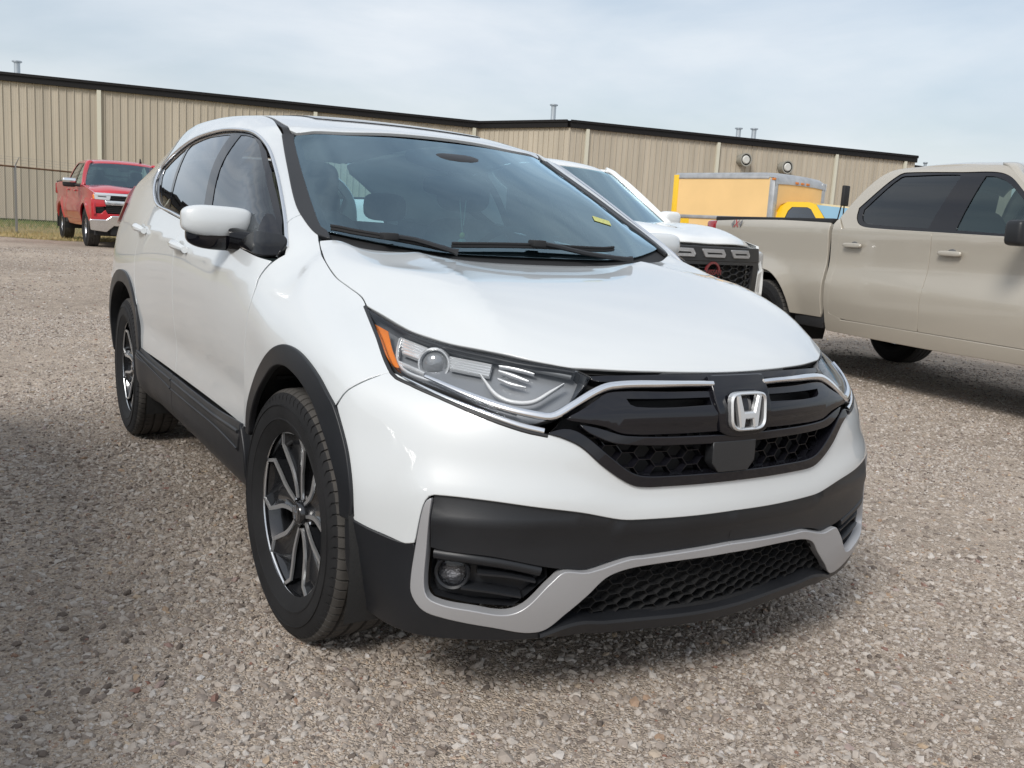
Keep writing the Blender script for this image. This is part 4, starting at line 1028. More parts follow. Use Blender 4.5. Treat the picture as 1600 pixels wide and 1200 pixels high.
    rw=symm([(-3.42,0,1.45),(-3.40,-.45,1.43),(-3.43,-.56,1.32),(-3.5,-.55,1.20),(-3.57,0,1.19)])
    panel('tailgate',car,WHITE,[tg,rw],(1,0,0),h=.06)
    panel('rear_window',car,TINTF,[rw],(1,0,0),h=.08,off=-.006,gap=-.008,rim=.002)
    panel('rear_bumper',car,CLAD,[symm([(-3.6,0,.54),(-3.5,-.70,.54),(-3.45,-.70,.32),(-3.6,0,.31)])],(1,0,0),h=.08,rim=.05)
    MB().tube([(-2.45,.0,1.64),(-2.62,0,1.70)],[.016,.005],8).build('roof_antenna',BLACK,car)
    # ---- inside --------------------------------------------------------------------------
    INT=mat('interior_trim',(.045,.046,.048),.7); SEAT=mat('grey_seat_fabric',(.16,.165,.165),.85,noise=(40,.15),bump=(300,.3,.001)); LINER=mat('headliner',(.26,.27,.26),.9)
    solid_y('dashboard',car,mat('dash_plastic',(.03,.031,.034),.6),[(-.26,1.085),(-.36,1.075),(-.60,1.065),(-.74,1.045),(-.80,.99),(-.78,.80),(-.62,.60),(-.3,.60)],-.66,.66)
    hood_=superell('instrument_hood',car,INT,(-.74,.36,1.06),(.13,.19,.045),(.7,.8),(12,20))
    b=MB(); pts=[]
    for i in range(36):
        t=2*math.pi*i/36; r=.185; u=r*math.cos(t); v=r*math.sin(t)
        pts.append((-.98-.0+.42*v*.9,.36+u,1.02+.9*v))
    b.tube(pts,.014,8,True); b.tube([pts[0],(-.97,.36,1.02),pts[18]],.016,6); b.tube([(-.97,.36,1.02),pts[27]],.016,6); b.build('steering_wheel',BLACK,car)
    def seat(y,x0,w):
        s=bpy.data.objects.new('seat',None); link(s,car)
        superell('seat_back',s,SEAT,(x0,y,.88),(.09,w,.34),(.5,.5),(14,20),lambda p:[p[0]-p[2]*1.1,p[1]*(1-.12*max(0,p[2])),p[2]])
        superell('seat_base',s,SEAT,(x0+.32,y,.60),(.30,w,.09),(.5,.5),(10,18))
        superell('headrest',s,SEAT,(x0-.13,y,1.335),(.055,.13,.085),(.6,.6),(12,18))
    for y in (-.37,.37): seat(y,-1.28,.25)
    superell('rear_bench',car,SEAT,(-2.22,0,.88),(.10,.62,.30),(.4,.4),(12,24),lambda p:[p[0]-p[2]*.8,p[1],p[2]])
    for y in (-.38,0,.38): superell('rear_headrest',car,SEAT,(-2.34,y,1.26),(.05,.12,.075),(.6,.6),(10,16))
    panel('headliner',car,LINER,[symm([(-1.06,0,1.5),(-1.06,-.5,1.5),(-1.5,-.5,1.58),(-2.5,-.48,1.6),(-3.15,-.42,1.52),(-3.2,0,1.53)])],(0,0,-1),h=.12,off=-.035,rim=0)
    for yy in (-1,1):
        MB().prism([(-.42,1.02),(-1.40,1.08),(-2.2,1.14),(-3.1,1.2),(-3.1,.40),(-.42,.40)],(0,yy*.03,0),(0,yy*.80,0),(1,0,0),(0,0,1)).build('door_trim',INT,car,False)
        MB().tube([(-1.33,yy*.80,1.10),(-1.40,yy*.74,1.30),(-1.46,yy*.64,1.49)],[.045,.04,.04],8).build('inner_pillar',LINER,car)
    superell('camera_housing',car,mat('camera_black',(.02,.02,.022),.5),(-.87,.02,1.432),(.10,.16,.035),(.7,.7),(12,20),lambda p:[p[0],p[1]*(1-.3*p[0]),p[2]-p[0]*.6])
    superell('interior_mirror',car,BLACK,(-.80,.0,1.335),(.022,.125,.036),(.5,.5),(10,24))
    MB().tube([(-.84,0,1.42),(-.80,0,1.345)],.012,8).build('mirror_stalk',BLACK,car)
    q,nq=BODY.near((-.452,.465,1.24))
    e=np.array([0,1,0.]); u=np.cross(nq,e); u/=np.linalg.norm(u); e=np.cross(u,nq); q=q+nq*.0005
    c,s=math.cos(-.30),math.sin(-.30); E1=e*c+u*s; E2=-e*s+u*c
    hw,hh=.036,.020
    V=[q-E1*hw-E2*hh,q+E1*hw-E2*hh,q+E1*hw+E2*hh,q-E1*hw+E2*hh]; V+= [v-nq*.001 for v in V]
    MB().add(V,[(0,1,2,3),(7,6,5,4),(0,4,5,1),(1,5,6,2),(2,6,7,3),(3,7,4,0)]).build('price_sticker',mat('yellow_sticker',(.46,.47,.16),.6,noise=(120,.2)),car,False)
    # ---- wheels --------------------------------------------------------------------------
    w0=bpy.data.objects.new('wheel',None); link(w0,car); w0.location=(0,-.782,.360); w0.rotation_euler=(0,0,math.pi+.055)
    build_suv_wheel_parts(w0)
    for loc,fl in (((-2.66,-.79,.360),True),((0,.782,.360),False),((-2.66,.79,.360),False)):
        w=copy_tree(w0,car); w.location=loc; w.rotation_euler=(0,.9 if loc[0]<-1 else .3,(math.pi if fl else 0)+(0 if loc[0]<-1 else .055))
    return car
SUV=build_suv()
# its neighbour in the next bay stands just outside the frame on the left and shades the gravel
NEXT=copy_tree(SUV); NEXT.location=(.95,-3.08,0); NEXT['label']='second white SUV in the next bay, outside the left edge of the frame'
CH=thing('air_freshener','small green and yellow charm hanging on a cord behind the windscreen','charm',(-.80,.045,1.30))
def charm():
    B=MB().tube([(0,-.018,.03),(0.01,-.004,-.11),(.012,0,-.135)],.0022,5).tube([(0,.018,.03),(.01,.004,-.11)],.0022,5); B.build('cord',mat('cord_cream',(.55,.52,.42),.9),CH)
    superell('bead',CH,mat('bead_yellow',(.62,.52,.12),.4),(.012,0,-.150),(.009,.012,.014),(1,1),(8,12))
    superell('tassel',CH,mat('charm_green',(.28,.36,.27),.5),(.012,0,-.195),(.012,.018,.034),(.6,.6),(8,12))
charm()
# ------------------------------------------------------------------ pickups (one builder, three trucks)
class FuncSurf:
    """analytic sheet: coordinate `ax` is a function of the two others"""
    def __init__(s,ax,f): s.ax=ax; s.f=f
    def cast(s,p,d):
        o=[i for i in range(3) if i!=s.ax]; a,b=float(p[o[0]]),float(p[o[1]]); e=1e-3
        z=s.f(a,b); ga=(s.f(a+e,b)-s.f(a-e,b))/(2*e); gb=(s.f(a,b+e)-s.f(a,b-e))/(2*e)
        q=np.zeros(3); q[o[0]]=a;q[o[1]]=b;q[s.ax]=z
        n=np.zeros(3); n[s.ax]=1;n[o[0]]=-ga;n[o[1]]=-gb; n/=np.linalg.norm(n)
        if n@np.asarray(d)>0: n=-n
        return q,n
    def near(s,p):
        d=np.zeros(3); d[s.ax]=-1; return s.cast(np.asarray(p,float),d)
def smooth_interp(xs,ys):
    P=crom(np.stack([xs,ys],1),8,False,170)
    return lambda t: float(np.interp(t,P[:,0],P[:,1]))
def grid_sheet(name,parent,m,rows,sub=5,thick=.0):
    """smooth sheet through a grid of points"""
    G=np.array(rows,float)
    A=np.array([crom(r,sub,False,170) for r in G]); B=np.array([crom(A[:,j],sub,False,170) for j in range(A.shape[1])])
    a,b=B.shape[:2]; V=B.reshape(-1,3); F=[[i*b+j,i*b+j+1,(i+1)*b+j+1,(i+1)*b+j] for i in range(a-1) for j in range(b-1)]
    o=mesh(name,V,F,m,parent,True)
    bm=bmesh.new(); bm.from_mesh(o.data); bmesh.ops.recalc_face_normals(bm,faces=bm.faces)
    c=sum((f.normal*f.calc_area() for f in bm.faces),Vector())
    bm.to_mesh(o.data); bm.free()
    if thick:
        md=o.modifiers.new('thickness','SOLIDIFY'); md.thickness=thick; md.offset=0
    return o
def sy(row): # mirror a row of points given from the centre outwards
    return [(p[0],-p[1],p[2]) for p in row[::-1] if abs(p[1])>1e-6]+list(row)
ALLOY=mat('bright_alloy',(.60,.60,.61),.25,.9)
def truck_wheel(parent,x,y,R,rimmat):
    w=bpy.data.objects.new('wheel',None); link(w,parent); w.location=(x,y,R); w.rotation_euler=(0,0,math.pi if y<0 else 0)
    tyre_mesh(R,.27,.245,'tyre',w,True,60)
    b=MB().lathe([(.25,.10),(.252,.095),(.235,.088),(.215,.05),(.215,-.10)],'y',48).build('rim',rimmat,w)
    sp=MB()
    for i in range(6):
        a=2*math.pi*i/6; V=[]
        for r,hw,y0 in ((.04,.030,.055),(.14,.028,.07),(.24,.045,.088)):
            for u in (-1,1): V.append(((r*math.sin(a)+u*hw*math.cos(a)),y0,(r*math.cos(a)-u*hw*math.sin(a))))
            for u in (1,-1): V.append(((r*math.sin(a)+u*hw*math.cos(a)),y0-.04,(r*math.cos(a)-u*hw*math.sin(a))))
        F=[]
        for k in range(2):
            for q in range(4): F.append([k*4+q,k*4+(q+1)%4,(k+1)*4+(q+1)%4,(k+1)*4+q])
        F+= [[0,1,2,3],[8,11,10,9]]
        sp.add(V,F)
    sp.build('spokes',rimmat,w,True,30)
    MB().lathe([(0,.075),(.04,.072),(.05,.06),(.05,.03)],'y',24).build('hub_cap',BLACK,w)
    MB().lathe([(0,-.0),(.20,-.0),(.21,-.08)],'y',32).build('wheel_back',BLACK,w)
    return w
def pickup(paint,label,loc,rotz,scale=(1,1,1),style='full',group=None,detail=True):
    t=thing('pickup_truck',label,'pickup truck',loc,rotz,group); t.scale=scale
    base=smooth_interp([.40,.50,.58,.72,.86,.92,1.05,1.20,1.33,1.40,1.46],[.930,.965,.985,1.012,1.018,1.008,.985,.990,1.000,.985,.945])
    fx=smooth_interp([-2.1,-1.9,-1.4,0,1.5,2.2,3.0,3.5,3.7,3.85],[-.03,-.012,0,0,0,0,0,-.04,-.09,-.17])
    def W(x,z):
        fl=0
        for ax in (-.95,2.795):
            r=math.hypot(x-ax,z-.44); fl=max(fl,.030*max(0,1-abs(r-.50)/.16)**1.5*(1 if z>.40 else 0))
        return -(base(z)+fx(x)+fl)
    SIDE=FuncSurf(1,W); Y=(0,1,0); S=lambda pts:[(x,-1,z) for x,z in pts]
    K=dict(surf=SIDE)
    arc=lambda cx,r,a0,a1,n=14:[(cx+r*math.cos(a),.44+r*math.sin(a)) for a in np.linspace(a0,a1,n)]
    # cargo bed
    ra=arc(-.95,.50,-.02,math.pi+.02)
    panel('bed_side',t,paint,[S([(-.050,.55),(-.050,1.405),(-1.0,1.43),(-1.86,1.45),(-1.90,1.43),(-1.90,1.0),(-1.91,.66),(-1.80,.60),(-1.452,.60)]+ra[::-1][1:-1]+[(-.452,.55)])],Y,h=.06,gap=.004,rim=.05,rnd=.008,both=True,sharp=40,**K)
    MB().box((-1.93,-.975,1.395),(-.04,-.90,1.445),.012).build('bed_rail',BLACK,t); MB().box((-1.93,.90,1.395),(-.04,.975,1.445),.012).build('bed_rail',BLACK,t)
    MB().box((-1.92,-.93,.60),(-1.88,.93,1.41),.015).build('tailgate',paint,t)
    MB().box((-1.90,-.93,.62),(-.03,.93,.68)).build('bed_floor',BLACK,t,False)
    MB().box((-.06,-.93,.62),(-.035,.93,1.40)).build('bed_front',BLACK,t,False)
    MB().box((-2.06,-.95,.50),(-1.93,.95,.70),.03).build('rear_bumper',CHROME if style!='white' else BLACK,t)
    for s in (-1,1):
        MB().box((-2.07,min(s*.80,s*1.0),1.12),(-1.90,max(s*.80,s*1.0),1.40),.035).build('tail_light',mat('tail_red',(.30,.012,.016),.2,0,1),t)
    # doors and cab lower
    gapx=lambda x0: x0
    panel('rear_door',t,paint,[S([(.06,.60),(.075,1.0),(.11,1.36),(1.165,1.345),(1.15,.95),(1.13,.56),(.50,.56),(.22,.565)])],Y,h=.05,gap=.0055,rim=.03,rnd=.004,both=True,sharp=35,**K)
    panel('front_door',t,paint,[S([(1.165,1.345),(2.28,1.325),(2.30,1.20),(2.27,.95),(2.22,.56),(1.13,.56),(1.15,.95)])],Y,h=.05,gap=.0055,rim=.03,rnd=.004,both=True,sharp=35,**K)
    panel('seam_shade_sheet',t,DARK,[S([(.05,.555),(.06,1.40),(2.30,1.32),(2.30,.56)])],Y,h=.08,off=-.026,rim=0,both=True,smooth=False,**K)  # added black backing, stands in for the shade inside the door gaps
    panel('cab_corner',t,paint,[S([(.0,.55),(.0,1.40),(.03,1.45),(.11,1.36),(.075,1.0),(.06,.60),(.22,.563),(.20,.55)])],Y,h=.05,gap=.002,rim=.03,rnd=.006,both=True,sharp=45,**K)
    panel('rocker',t,paint,[S([(.0,.548),(.5,.553),(2.22,.553),(2.26,.56),(2.30,.50),(2.26,.45),(1.2,.435),(.0,.44)])],Y,h=.05,gap=.002,rim=.05,rnd=.01,both=True,sharp=45,**K)
    fa=arc(2.795,.49,math.pi+.03,-.02)
    panel('fender',t,paint,[S([(2.22,.56),(2.27,.95),(2.30,1.20),(2.28,1.325),(2.34,1.33),(3.1,1.25),(3.55,1.16),(3.62,.95),(3.64,.70),(3.40,.62)]+fa[::-1][1:-1]+[(2.31,.50)])],Y,h=.05,gap=.003,rim=.04,rnd=.006,both=True,sharp=40,**K)
    for s in (-1,1):
        for cx in (-.95,2.795):
            V=[];F=[]; n=18; r=.47
            for i in range(n+1):
                a=math.pi*(-.1+1.2*i/n)
                for y in (.985,.55): V.append((cx+r*math.cos(a),s*y,.44+r*math.sin(a)))
            for i in range(n): F.append([i*2,i*2+1,i*2+3,i*2+2])
            o=len(V); V.append((cx,s*.55,.44))
            for i in range(n): F.append([i*2+1,(i+1)*2+1,o])
            MB().add(V,F).build('wheel_well',BLACK,t)
    MB().box((-1.85,-.60,.46),(3.2,.60,.56)).build('frame_rail',BLACK,t,False)
    MB().box((.02,-.90,.46),(2.3,.90,.60)).build('cab_floor',BLACK,t,False)
    MB().box((-.045,-.965,.50),(.01,.965,1.36)).build('cab_gap_filler',BLACK,t,False)
    # greenhouse
    up=smooth_interp([1.30,1.40,1.5,1.65,1.80,1.88,1.93],[.995,.968,.940,.885,.815,.745,.64])
    UPF=FuncSurf(1,lambda x,z:-(up(z)-.05*max(0,(.45-x))*max(0,z-1.3)-.05*max(0,x-1.9)*max(0,z-1.3)))
    wr=[(.285,1.53),(.30,1.455),(.36,1.41),(.50,1.395),(1.09,1.378),(1.20,1.79),(1.17,1.815),(.62,1.82),(.55,1.81)]
    wf=[(1.36,1.372),(2.02,1.352),(2.20,1.36),(2.02,1.50),(1.80,1.66),(1.66,1.745),(1.52,1.79),(1.43,1.795)]
    fr=[(.03,1.455),(.12,1.36),(1.165,1.347),(2.28,1.327),(2.36,1.335),(2.20,1.45),(1.95,1.63),(1.72,1.79),(1.60,1.855),(1.45,1.88),(.9,1.895),(.5,1.885),(.36,1.85),(.20,1.70)]
    surround=[(.225,1.54),(.245,1.45),(.32,1.392),(.5,1.372),(1.12,1.358),(2.20,1.338),(2.27,1.345),(2.05,1.51),(1.82,1.68),(1.67,1.775),(1.52,1.815),(1.2,1.825),(.60,1.842),(.52,1.825)]
    panel('cab_frame',t,paint,[S(fr),S(surround)],Y,h=.05,gap=.003,rim=.03,rnd=.01,both=True,surf=UPF,sharp=45)
    panel('window_surround',t,BLACKGLOSS,[S(surround),S(wr),S(wf)],Y,h=.05,off=-.006,gap=-.004,rim=.01,both=True,surf=UPF,sharp=45)
    panel('rear_door_glass',t,TINT,[S(wr)],Y,h=.10,off=-.012,gap=-.006,rim=.002,both=True,surf=UPF,sharp=45)
    panel('front_door_glass',t,glass_mat('pickup_door_glass',(.24,.33,.32),.01,1.5,2.0,(.75,.92,.95)),[S(wf)],Y,h=.10,off=-.012,gap=-.006,rim=.002,both=True,surf=UPF,sharp=45)
    rows=[]
    for x,zc,w in ((1.66,1.845,.66),(1.52,1.90,.70),(1.2,1.935,.725),(.8,1.94,.725),(.5,1.92,.71),(.34,1.87,.69),(.26,1.80,.70)):
        rows.append(sy([(x+.02,0,zc),(x+.015,.3*w/.7,zc-.005),(x,.55*w/.7,zc-.025),(x-.01,w,min(zc-.055,1.885))]))
    grid_sheet('roof',t,paint,rows,4,.02)
    ws=[sy([(2.52,0,1.33),(2.49,.35,1.33),(2.41,.70,1.325),(2.335,.925,1.322)]),sy([(2.10,0,1.60),(2.08,.32,1.60),(2.03,.62,1.595),(1.965,.828,1.578)]),sy([(1.71,0,1.845),(1.70,.28,1.843),(1.685,.52,1.835),(1.66,.712,1.812)])]
    grid_sheet('windscreen',t,GLASS,ws,5)
    for s in (-1,1):
        P_=[[(2.345,.915,1.318),(2.36,.955,1.330),(2.33,.99,1.325)],[(2.15,.872,1.452),(2.16,.915,1.468),(2.13,.945,1.462)],[(1.965,.822,1.578),(1.97,.865,1.60),(1.93,.895,1.60)],[(1.81,.765,1.70),(1.81,.808,1.72),(1.77,.842,1.725)],[(1.66,.705,1.812),(1.65,.745,1.845),(1.60,.775,1.85)],[(1.62,.63,1.85),(1.58,.68,1.885),(1.50,.735,1.885)]]
        grid_sheet('pillar',t,paint,[[(x,s*y,z) for x,y,z in r] for r in P_],4,.02)
    rg=[sy([(.06,0,1.42),(.06,.4,1.42),(.08,.80,1.42)]),sy([(.24,0,1.80),(.24,.35,1.80),(.25,.66,1.80)])]
    grid_sheet('rear_window',t,TINTF,rg,4)
    cb=[sy([(.02,0,1.42),(.02,.5,1.42),(.05,.955,1.40)]),sy([(.0,0,.9),(.0,.5,.9),(.02,.95,.9)]),sy([(.0,0,.5),(.0,.5,.5),(.02,.95,.5)])]
    grid_sheet('cab_back',t,paint,cb,3,.01)
    # inside
    IT=mat('truck_interior',(.06,.062,.066),.8)
    MB().prism([(2.3,1.30),(1.95,1.30),(1.80,1.20),(1.82,.95),(2.3,.9)],(0,1.7,0),(0,-.85,0),(1,0,0),(0,0,1)).build('dashboard',IT,t,False)
    for y in (-.42,.42):
        sb=superell('seat',t,IT,(1.12,y,1.18),(.10,.27,.38),(.5,.5),(12,16),lambda p:[p[0]-p[2]*.9,p[1],p[2]])
        superell('headrest',t,IT,(1.0,y,1.62),(.06,.14,.09),(.6,.6),(10,14))
    MB().box((.25,-.80,.95),(.42,.80,1.50),.05).build('rear_bench',IT,t)
    superell('mirror_sensor',t,BLACK,(1.78,.0,1.72),(.06,.12,.05),(.6,.6),(10,14))
    # hood
    hr=[sy([(2.50,0,1.30),(2.48,.35,1.325),(2.44,.62,1.335),(2.36,.93,1.315)]),sy([(2.95,0,1.305),(2.94,.35,1.325),(2.92,.62,1.335),(2.86,.95,1.275)]),sy([(3.35,0,1.28),(3.34,.35,1.295),(3.28,.62,1.30),(3.22,.955,1.235)]),sy([(3.64,0,1.215),(3.63,.35,1.222),(3.54,.64,1.215),(3.42,.925,1.175)]),sy([(3.70,0,1.16),(3.69,.35,1.165),(3.60,.66,1.155),(3.46,.93,1.14)])]
    grid_sheet('hood',t,paint,hr,5,.012)
    # mirrors
    for s in (-1,1):
        if style=='chrome':
            superell('mirror_cap',t,CHROME,(2.05,s*1.20,1.40),(.06,.145,.055),(.4,.4),(10,18))
            superell('mirror_housing',t,BLACK,(2.045,s*1.20,1.345),(.062,.14,.085),(.4,.4),(10,18))
        elif style=='white':
            superell('mirror_housing',t,paint,(2.15,s*1.16,1.385),(.07,.135,.085),(.5,.5),(12,18))
        else:
            superell('mirror_housing',t,CLAD,(2.17,s*1.20,1.36),(.07,.115,.088),(.35,.35),(12,18))
        MB().tube([(2.16,s*.97,1.30),(2.12,s*1.10,1.31)],.03,8).build('mirror_arm',BLACK,t)
    # handles
    for x,z in ((.30,1.215),(1.38,1.195)):
        q,n=SIDE.near((x,-1,z))
        for s in (-1,1):
            h=bpy.data.objects.new('door_handle',None); link(h,t)
            superell('handle_grip',h,paint,(x,s*(abs(q[1])+.028),z),(.115,.014,.020),(.5,.5),(10,18))
            superell('handle_cup',h,mat('cup_shade',(.12,.12,.12),.6),(x-.0,s*(abs(q[1])-.004),z+.012),(.05,.012,.030),(1,1),(10,16)) if style!='white' else None
    for x in (-.95,2.795):
        for y in (-.875,.875):
            if x<0 and y<0: w0=truck_wheel(t,x,y,.415,ALLOY if style=='chrome' else RIMDARK)
            else: w=copy_tree(w0,t); w.location=(x,y,.415); w.rotation_euler=(0,.4,math.pi if y<0 else 0)
    for s in (-1,1):
        MB().box((-1.60,s*.90-.12,.30),(-1.56,s*.90+.11,.62)).build('mud_flap',BLACK,t,False)
        MB().box((-.43,s*.92-.05,.45),(-.02,s*.92+.06,.56),.01).build('frame_bracket',BLACK,t)
    # ---- face --------------------------------------------------------------------------
    FX=lambda y,z: 3.74-.16*abs(y)**2.2-.06*abs(z-.95)**1.2
    FACE=FuncSurf(0,FX); X=(-1,0,0); Fz=lambda pts:[(3.7,y,z) for y,z in pts]; FK=dict(surf=FACE)
    def both_y(nm,m,pts,**k): panel(nm,t,m,[Fz(pts)],X,both=True,**k,**FK)
    if style=='white':
        DG=mat('grille_charcoal',(.03,.031,.034),.5)
        panel('grille_cap',t,DG,[Fz([(-.80,1.135),(.80,1.135),(.82,1.02),(-.82,1.02)])],X,h=.06,off=.02,rim=.05,rnd=.008,smooth=False,**FK)
        for yc in (-.42,0,.42):
            o=[(yc-.165,1.115),(yc+.13,1.115),(yc+.165,1.075),(yc+.15,1.05),(yc-.12,1.05)]; i_=[(yc-.11,1.088),(yc+.10,1.088),(yc+.115,1.075),(yc-.095,1.072)]
            panel('grille_vent_trim',t,SATIN,[Fz(o),Fz(i_)],X,h=.03,off=.032,rim=.03,rnd=.004,smooth=False,**FK)
            panel('grille_vent',t,BLACK,[Fz(i_)],X,h=.05,off=.012,rim=.01,smooth=False,**FK)
        ring_=[(-.82,1.02),(.82,1.02),(.83,.72),(.74,.60),(-.74,.60),(-.83,.72)]; hole=[(-.70,.985),(.70,.985),(.70,.80),(.66,.70),(-.66,.70),(-.70,.80)]
        panel('grille_surround',t,DG,[Fz(ring_),Fz(hole)],X,h=.05,off=.015,rim=.06,rnd=.008,smooth=False,**FK)
        panel('grille_back',t,BLACK,[Fz(hole)],X,h=.1,off=-.06,rim=0,smooth=False,**FK)
        hexmesh(hole,FACE,-.002,.16,.058,.012,.03).build('grille_mesh',DG,t,False)
        e=MB(); n=36; V=[];F=[]
        for i in range(n):
            a=2*math.pi*i/n
            for r,dx in ((.105,0),(.105,.02),(.085,.02),(.085,0)): V.append((3.745+dx,r*math.cos(a),.915+r*.92*math.sin(a)))
        for i in range(n):
            for k in range(3): F.append([i*4+k,i*4+k+1,((i+1)%n)*4+k+1,((i+1)%n)*4+k])
        e.add(V,F); RED=mat('emblem_red',(.20,.03,.035),.35,.2,.5); e.build('emblem_ring',RED,t)
        MB().box((3.742,-.135,.885),(3.768,.135,.935),.004).build('emblem_bar',BLACK,t)
        txt('NISSAN','emblem_lettering',t,RED,(3.7695,0,.897),(0,1,0),(0,0,1),.046,.003)
        for s in (-1,1):
            superell('headlight',t,mat('truck_lamp',(.55,.56,.57),.12,.3,1),(3.50,s*.905,1.02),(.10,.09,.10),(.4,.4),(12,18))
        panel('front_bumper',t,paint,[Fz([(-.98,.72),(-.83,.72),(-.74,.58),(.74,.58),(.83,.72),(.98,.72),(.98,.52),(.80,.42),(-.80,.42),(-.98,.52)])],X,h=.06,off=.03,rim=.10,rnd=.015,smooth=False,**FK)
        both_y('bumper_cheek',paint,[(-.97,.94),(-.83,.90),(-.83,.70),(-.98,.68)],h=.05,off=.02,rim=.12,rnd=.02,smooth=False)
    else:
        LAMP=mat('truck_lamp',(.55,.56,.57),.12,.3,1)
        panel('grille_back',t,BLACK,[Fz([(-.72,1.13),(.72,1.13),(.72,.74),(-.72,.74)])],X,h=.1,off=-.05,rim=0,smooth=False,**FK)
        bar=CHROME if style=='chrome' else paint
        panel('grille_top_bar',t,bar,[Fz([(-.93,1.155),(.93,1.155),(.90,1.115),(-.90,1.115)])],X,h=.06,off=.015,rim=.05,rnd=.006,smooth=False,**FK)
        panel('grille_bar',t,bar,[Fz([(-.72,.995),(.72,.995),(.70,.925),(-.70,.925)])],X,h=.06,off=.03,rim=.06,rnd=.012,smooth=False,**FK)
        for z in (1.085,1.05,1.015,.88,.84,.80,.765):
            panel('grille_slat',t,BLACK,[Fz([(-.70,z+.006),(.70,z+.006),(.70,z-.006),(-.70,z-.006)])],X,h=.08,off=0,rim=.02,smooth=False,**FK)
        both_y('headlight',LAMP,[(-.93,1.115),(-.62,1.10),(-.64,1.02),(-.92,1.03)],h=.05,off=.01,rim=.05,rnd=.01,smooth=False)
        both_y('headlight_divider',BLACK,[(-.86,1.095),(-.70,1.09),(-.70,1.075),(-.86,1.08)],h=.05,off=.018,rim=.02,smooth=False)
        both_y('lamp_post',mat('amber_lens',(.85,.22,.015),.25),[(-.96,1.115),(-.93,1.115),(-.92,1.03),(-.95,1.03)],h=.05,off=.012,rim=.03,smooth=False)
        both_y('fascia_corner',paint,[(-.98,1.02),(-.74,1.01),(-.70,.97),(-.72,.90),(-.80,.885),(-.98,.87)],h=.05,off=.004,rim=.08,rnd=.02,smooth=False)
        both_y('fascia_lower',paint,[(-.98,.87),(-.93,.87),(-.93,.72),(-.80,.72),(-.72,.80),(-.68,.72),(0,.72),(0,.62),(-.62,.62),(-.72,.60),(-.98,.58)],h=.05,off=.006,rim=.08,rnd=.01,smooth=False)
        both_y('air_inlet',BLACK,[(-.93,.87),(-.76,.88),(-.72,.80),(-.80,.72),(-.93,.72)],h=.05,off=-.03,rim=0,smooth=False)
        for z in (.85,.82,.79,.76):
            both_y('inlet_fin',BLACK,[(-.92,z+.006),(-.76,z+.006),(-.76,z-.006),(-.92,z-.006)],h=.06,off=.0,rim=.03,smooth=False)
        both_y('lamp_bezel',mat('bezel_grey',(.16,.16,.17),.4),[(-.74,1.01),(-.66,1.01),(-.66,.90),(-.72,.92)],h=.05,off=.008,rim=.05,smooth=False)
        panel('front_bumper',t,CHROME if style=='chrome' else CLAD,[Fz([(-1.0,.59),(-.70,.595),(-.58,.68),(.58,.68),(.70,.595),(1.0,.59),(.98,.40),(.70,.37),(.56,.50),(-.56,.50),(-.70,.37),(-.98,.40)])],X,h=.05,off=.05,rim=.10,rnd=.02,smooth=False,**FK)
        MB().box((3.45,-.62,.28),(3.66,.62,.52),.03).build('valance',BLACK,t)
        MB().box((3.30,-.90,.26),(3.50,.90,.44),.03).build('skid_plate',BLACK,t)
    return t
FONT=None
def txt(s,name,parent,m,origin,ex,ey,height,depth,align='CENTER',shear=0):
    """lettering as real geometry: text set on the plane (ex,ey) at origin"""
    cu=bpy.data.curves.new(name,'FONT'); cu.body=s; cu.size=1; cu.extrude=.02; cu.align_x=align; cu.shear=shear
    o=bpy.data.objects.new(name,cu); COL.objects.link(o)
    dg=bpy.context.evaluated_depsgraph_get(); me=bpy.data.meshes.new_from_object(o.evaluated_get(dg)); bpy.data.objects.remove(o); bpy.data.curves.remove(cu)
    X,Yv=Vector(ex).normalized(),Vector(ey).normalized(); Z=X.cross(Yv); k=height/.70
    for v in me.vertices:
        c=v.co.copy(); v.co=Vector(origin)+X*c.x*k+Yv*c.y*k+Z*(depth if c.z>0 else 0)
    me.materials.append(m); me.name=name
    return link(bpy.data.objects.new(name,me),parent)
SAND=mat('sand_paint',(.43,.395,.335),.35,.1,.8,.04,noise=(.8,.03))
REDP=mat('red_paint',(.50,.014,.026),.32,.1,1,.03)
WHITE2=mat('white_truck_paint',(.80,.81,.80),.35,0,1,.03)
BEIGE=pickup(SAND,'sand beige crew-cab pickup with black mirrors and a 4X4 mark on its bed side','full' and (0,0,0),0)
def place(o,A,deg,lat,z=0):
    a=rad(deg); o.location=(A[0]-math.sin(a)*lat,A[1]+math.cos(a)*lat,z); o.rotation_euler=(0,0,a)
place(BEIGE,(-3.351,5.144),-9.94,1.0)
m4=txt('4X4','bed_lettering',BEIGE,mat('decal_grey',(.16,.16,.17),.5),(-1.50,-1.006,1.335),(1,0,0),(0,.09,1),.078,.002,shear=.35)
m4.data.materials.append(mat('decal_red',(.45,.02,.03),.5))
for p in m4.data.polygons:
    c=sum((m4.data.vertices[i].co.x for i in p.vertices))/len(p.vertices)
    if abs(c+1.495)<.034: p.material_index=1
WHITET=pickup(WHITE2,'white pickup with a charcoal grille and red ring emblem, behind the nearest SUV',(0,0,0),0,(.905,.905,.95),'white')
a=rad(8.14); WHITET.location=(-3.412-3.74*.905*math.cos(a),3.797-3.74*.905*math.sin(a),.05); WHITET.rotation_euler=(0,0,a)
WHITET_ST=MB().prism([(-.06,-.035),(.06,-.035),(.06,.035),(-.06,.035)],(.0,0,.002),(2.06,.60,1.565),(.0,1,0),(-.82,-.1,.56)).build('price_sticker',MATS['yellow_sticker'],WHITET,False)
REDT=pickup(REDP,'red crew-cab pickup with chrome grille bars and chrome bumper, parked on the grass edge',(0,0,0),0,(1,1,1),'chrome')
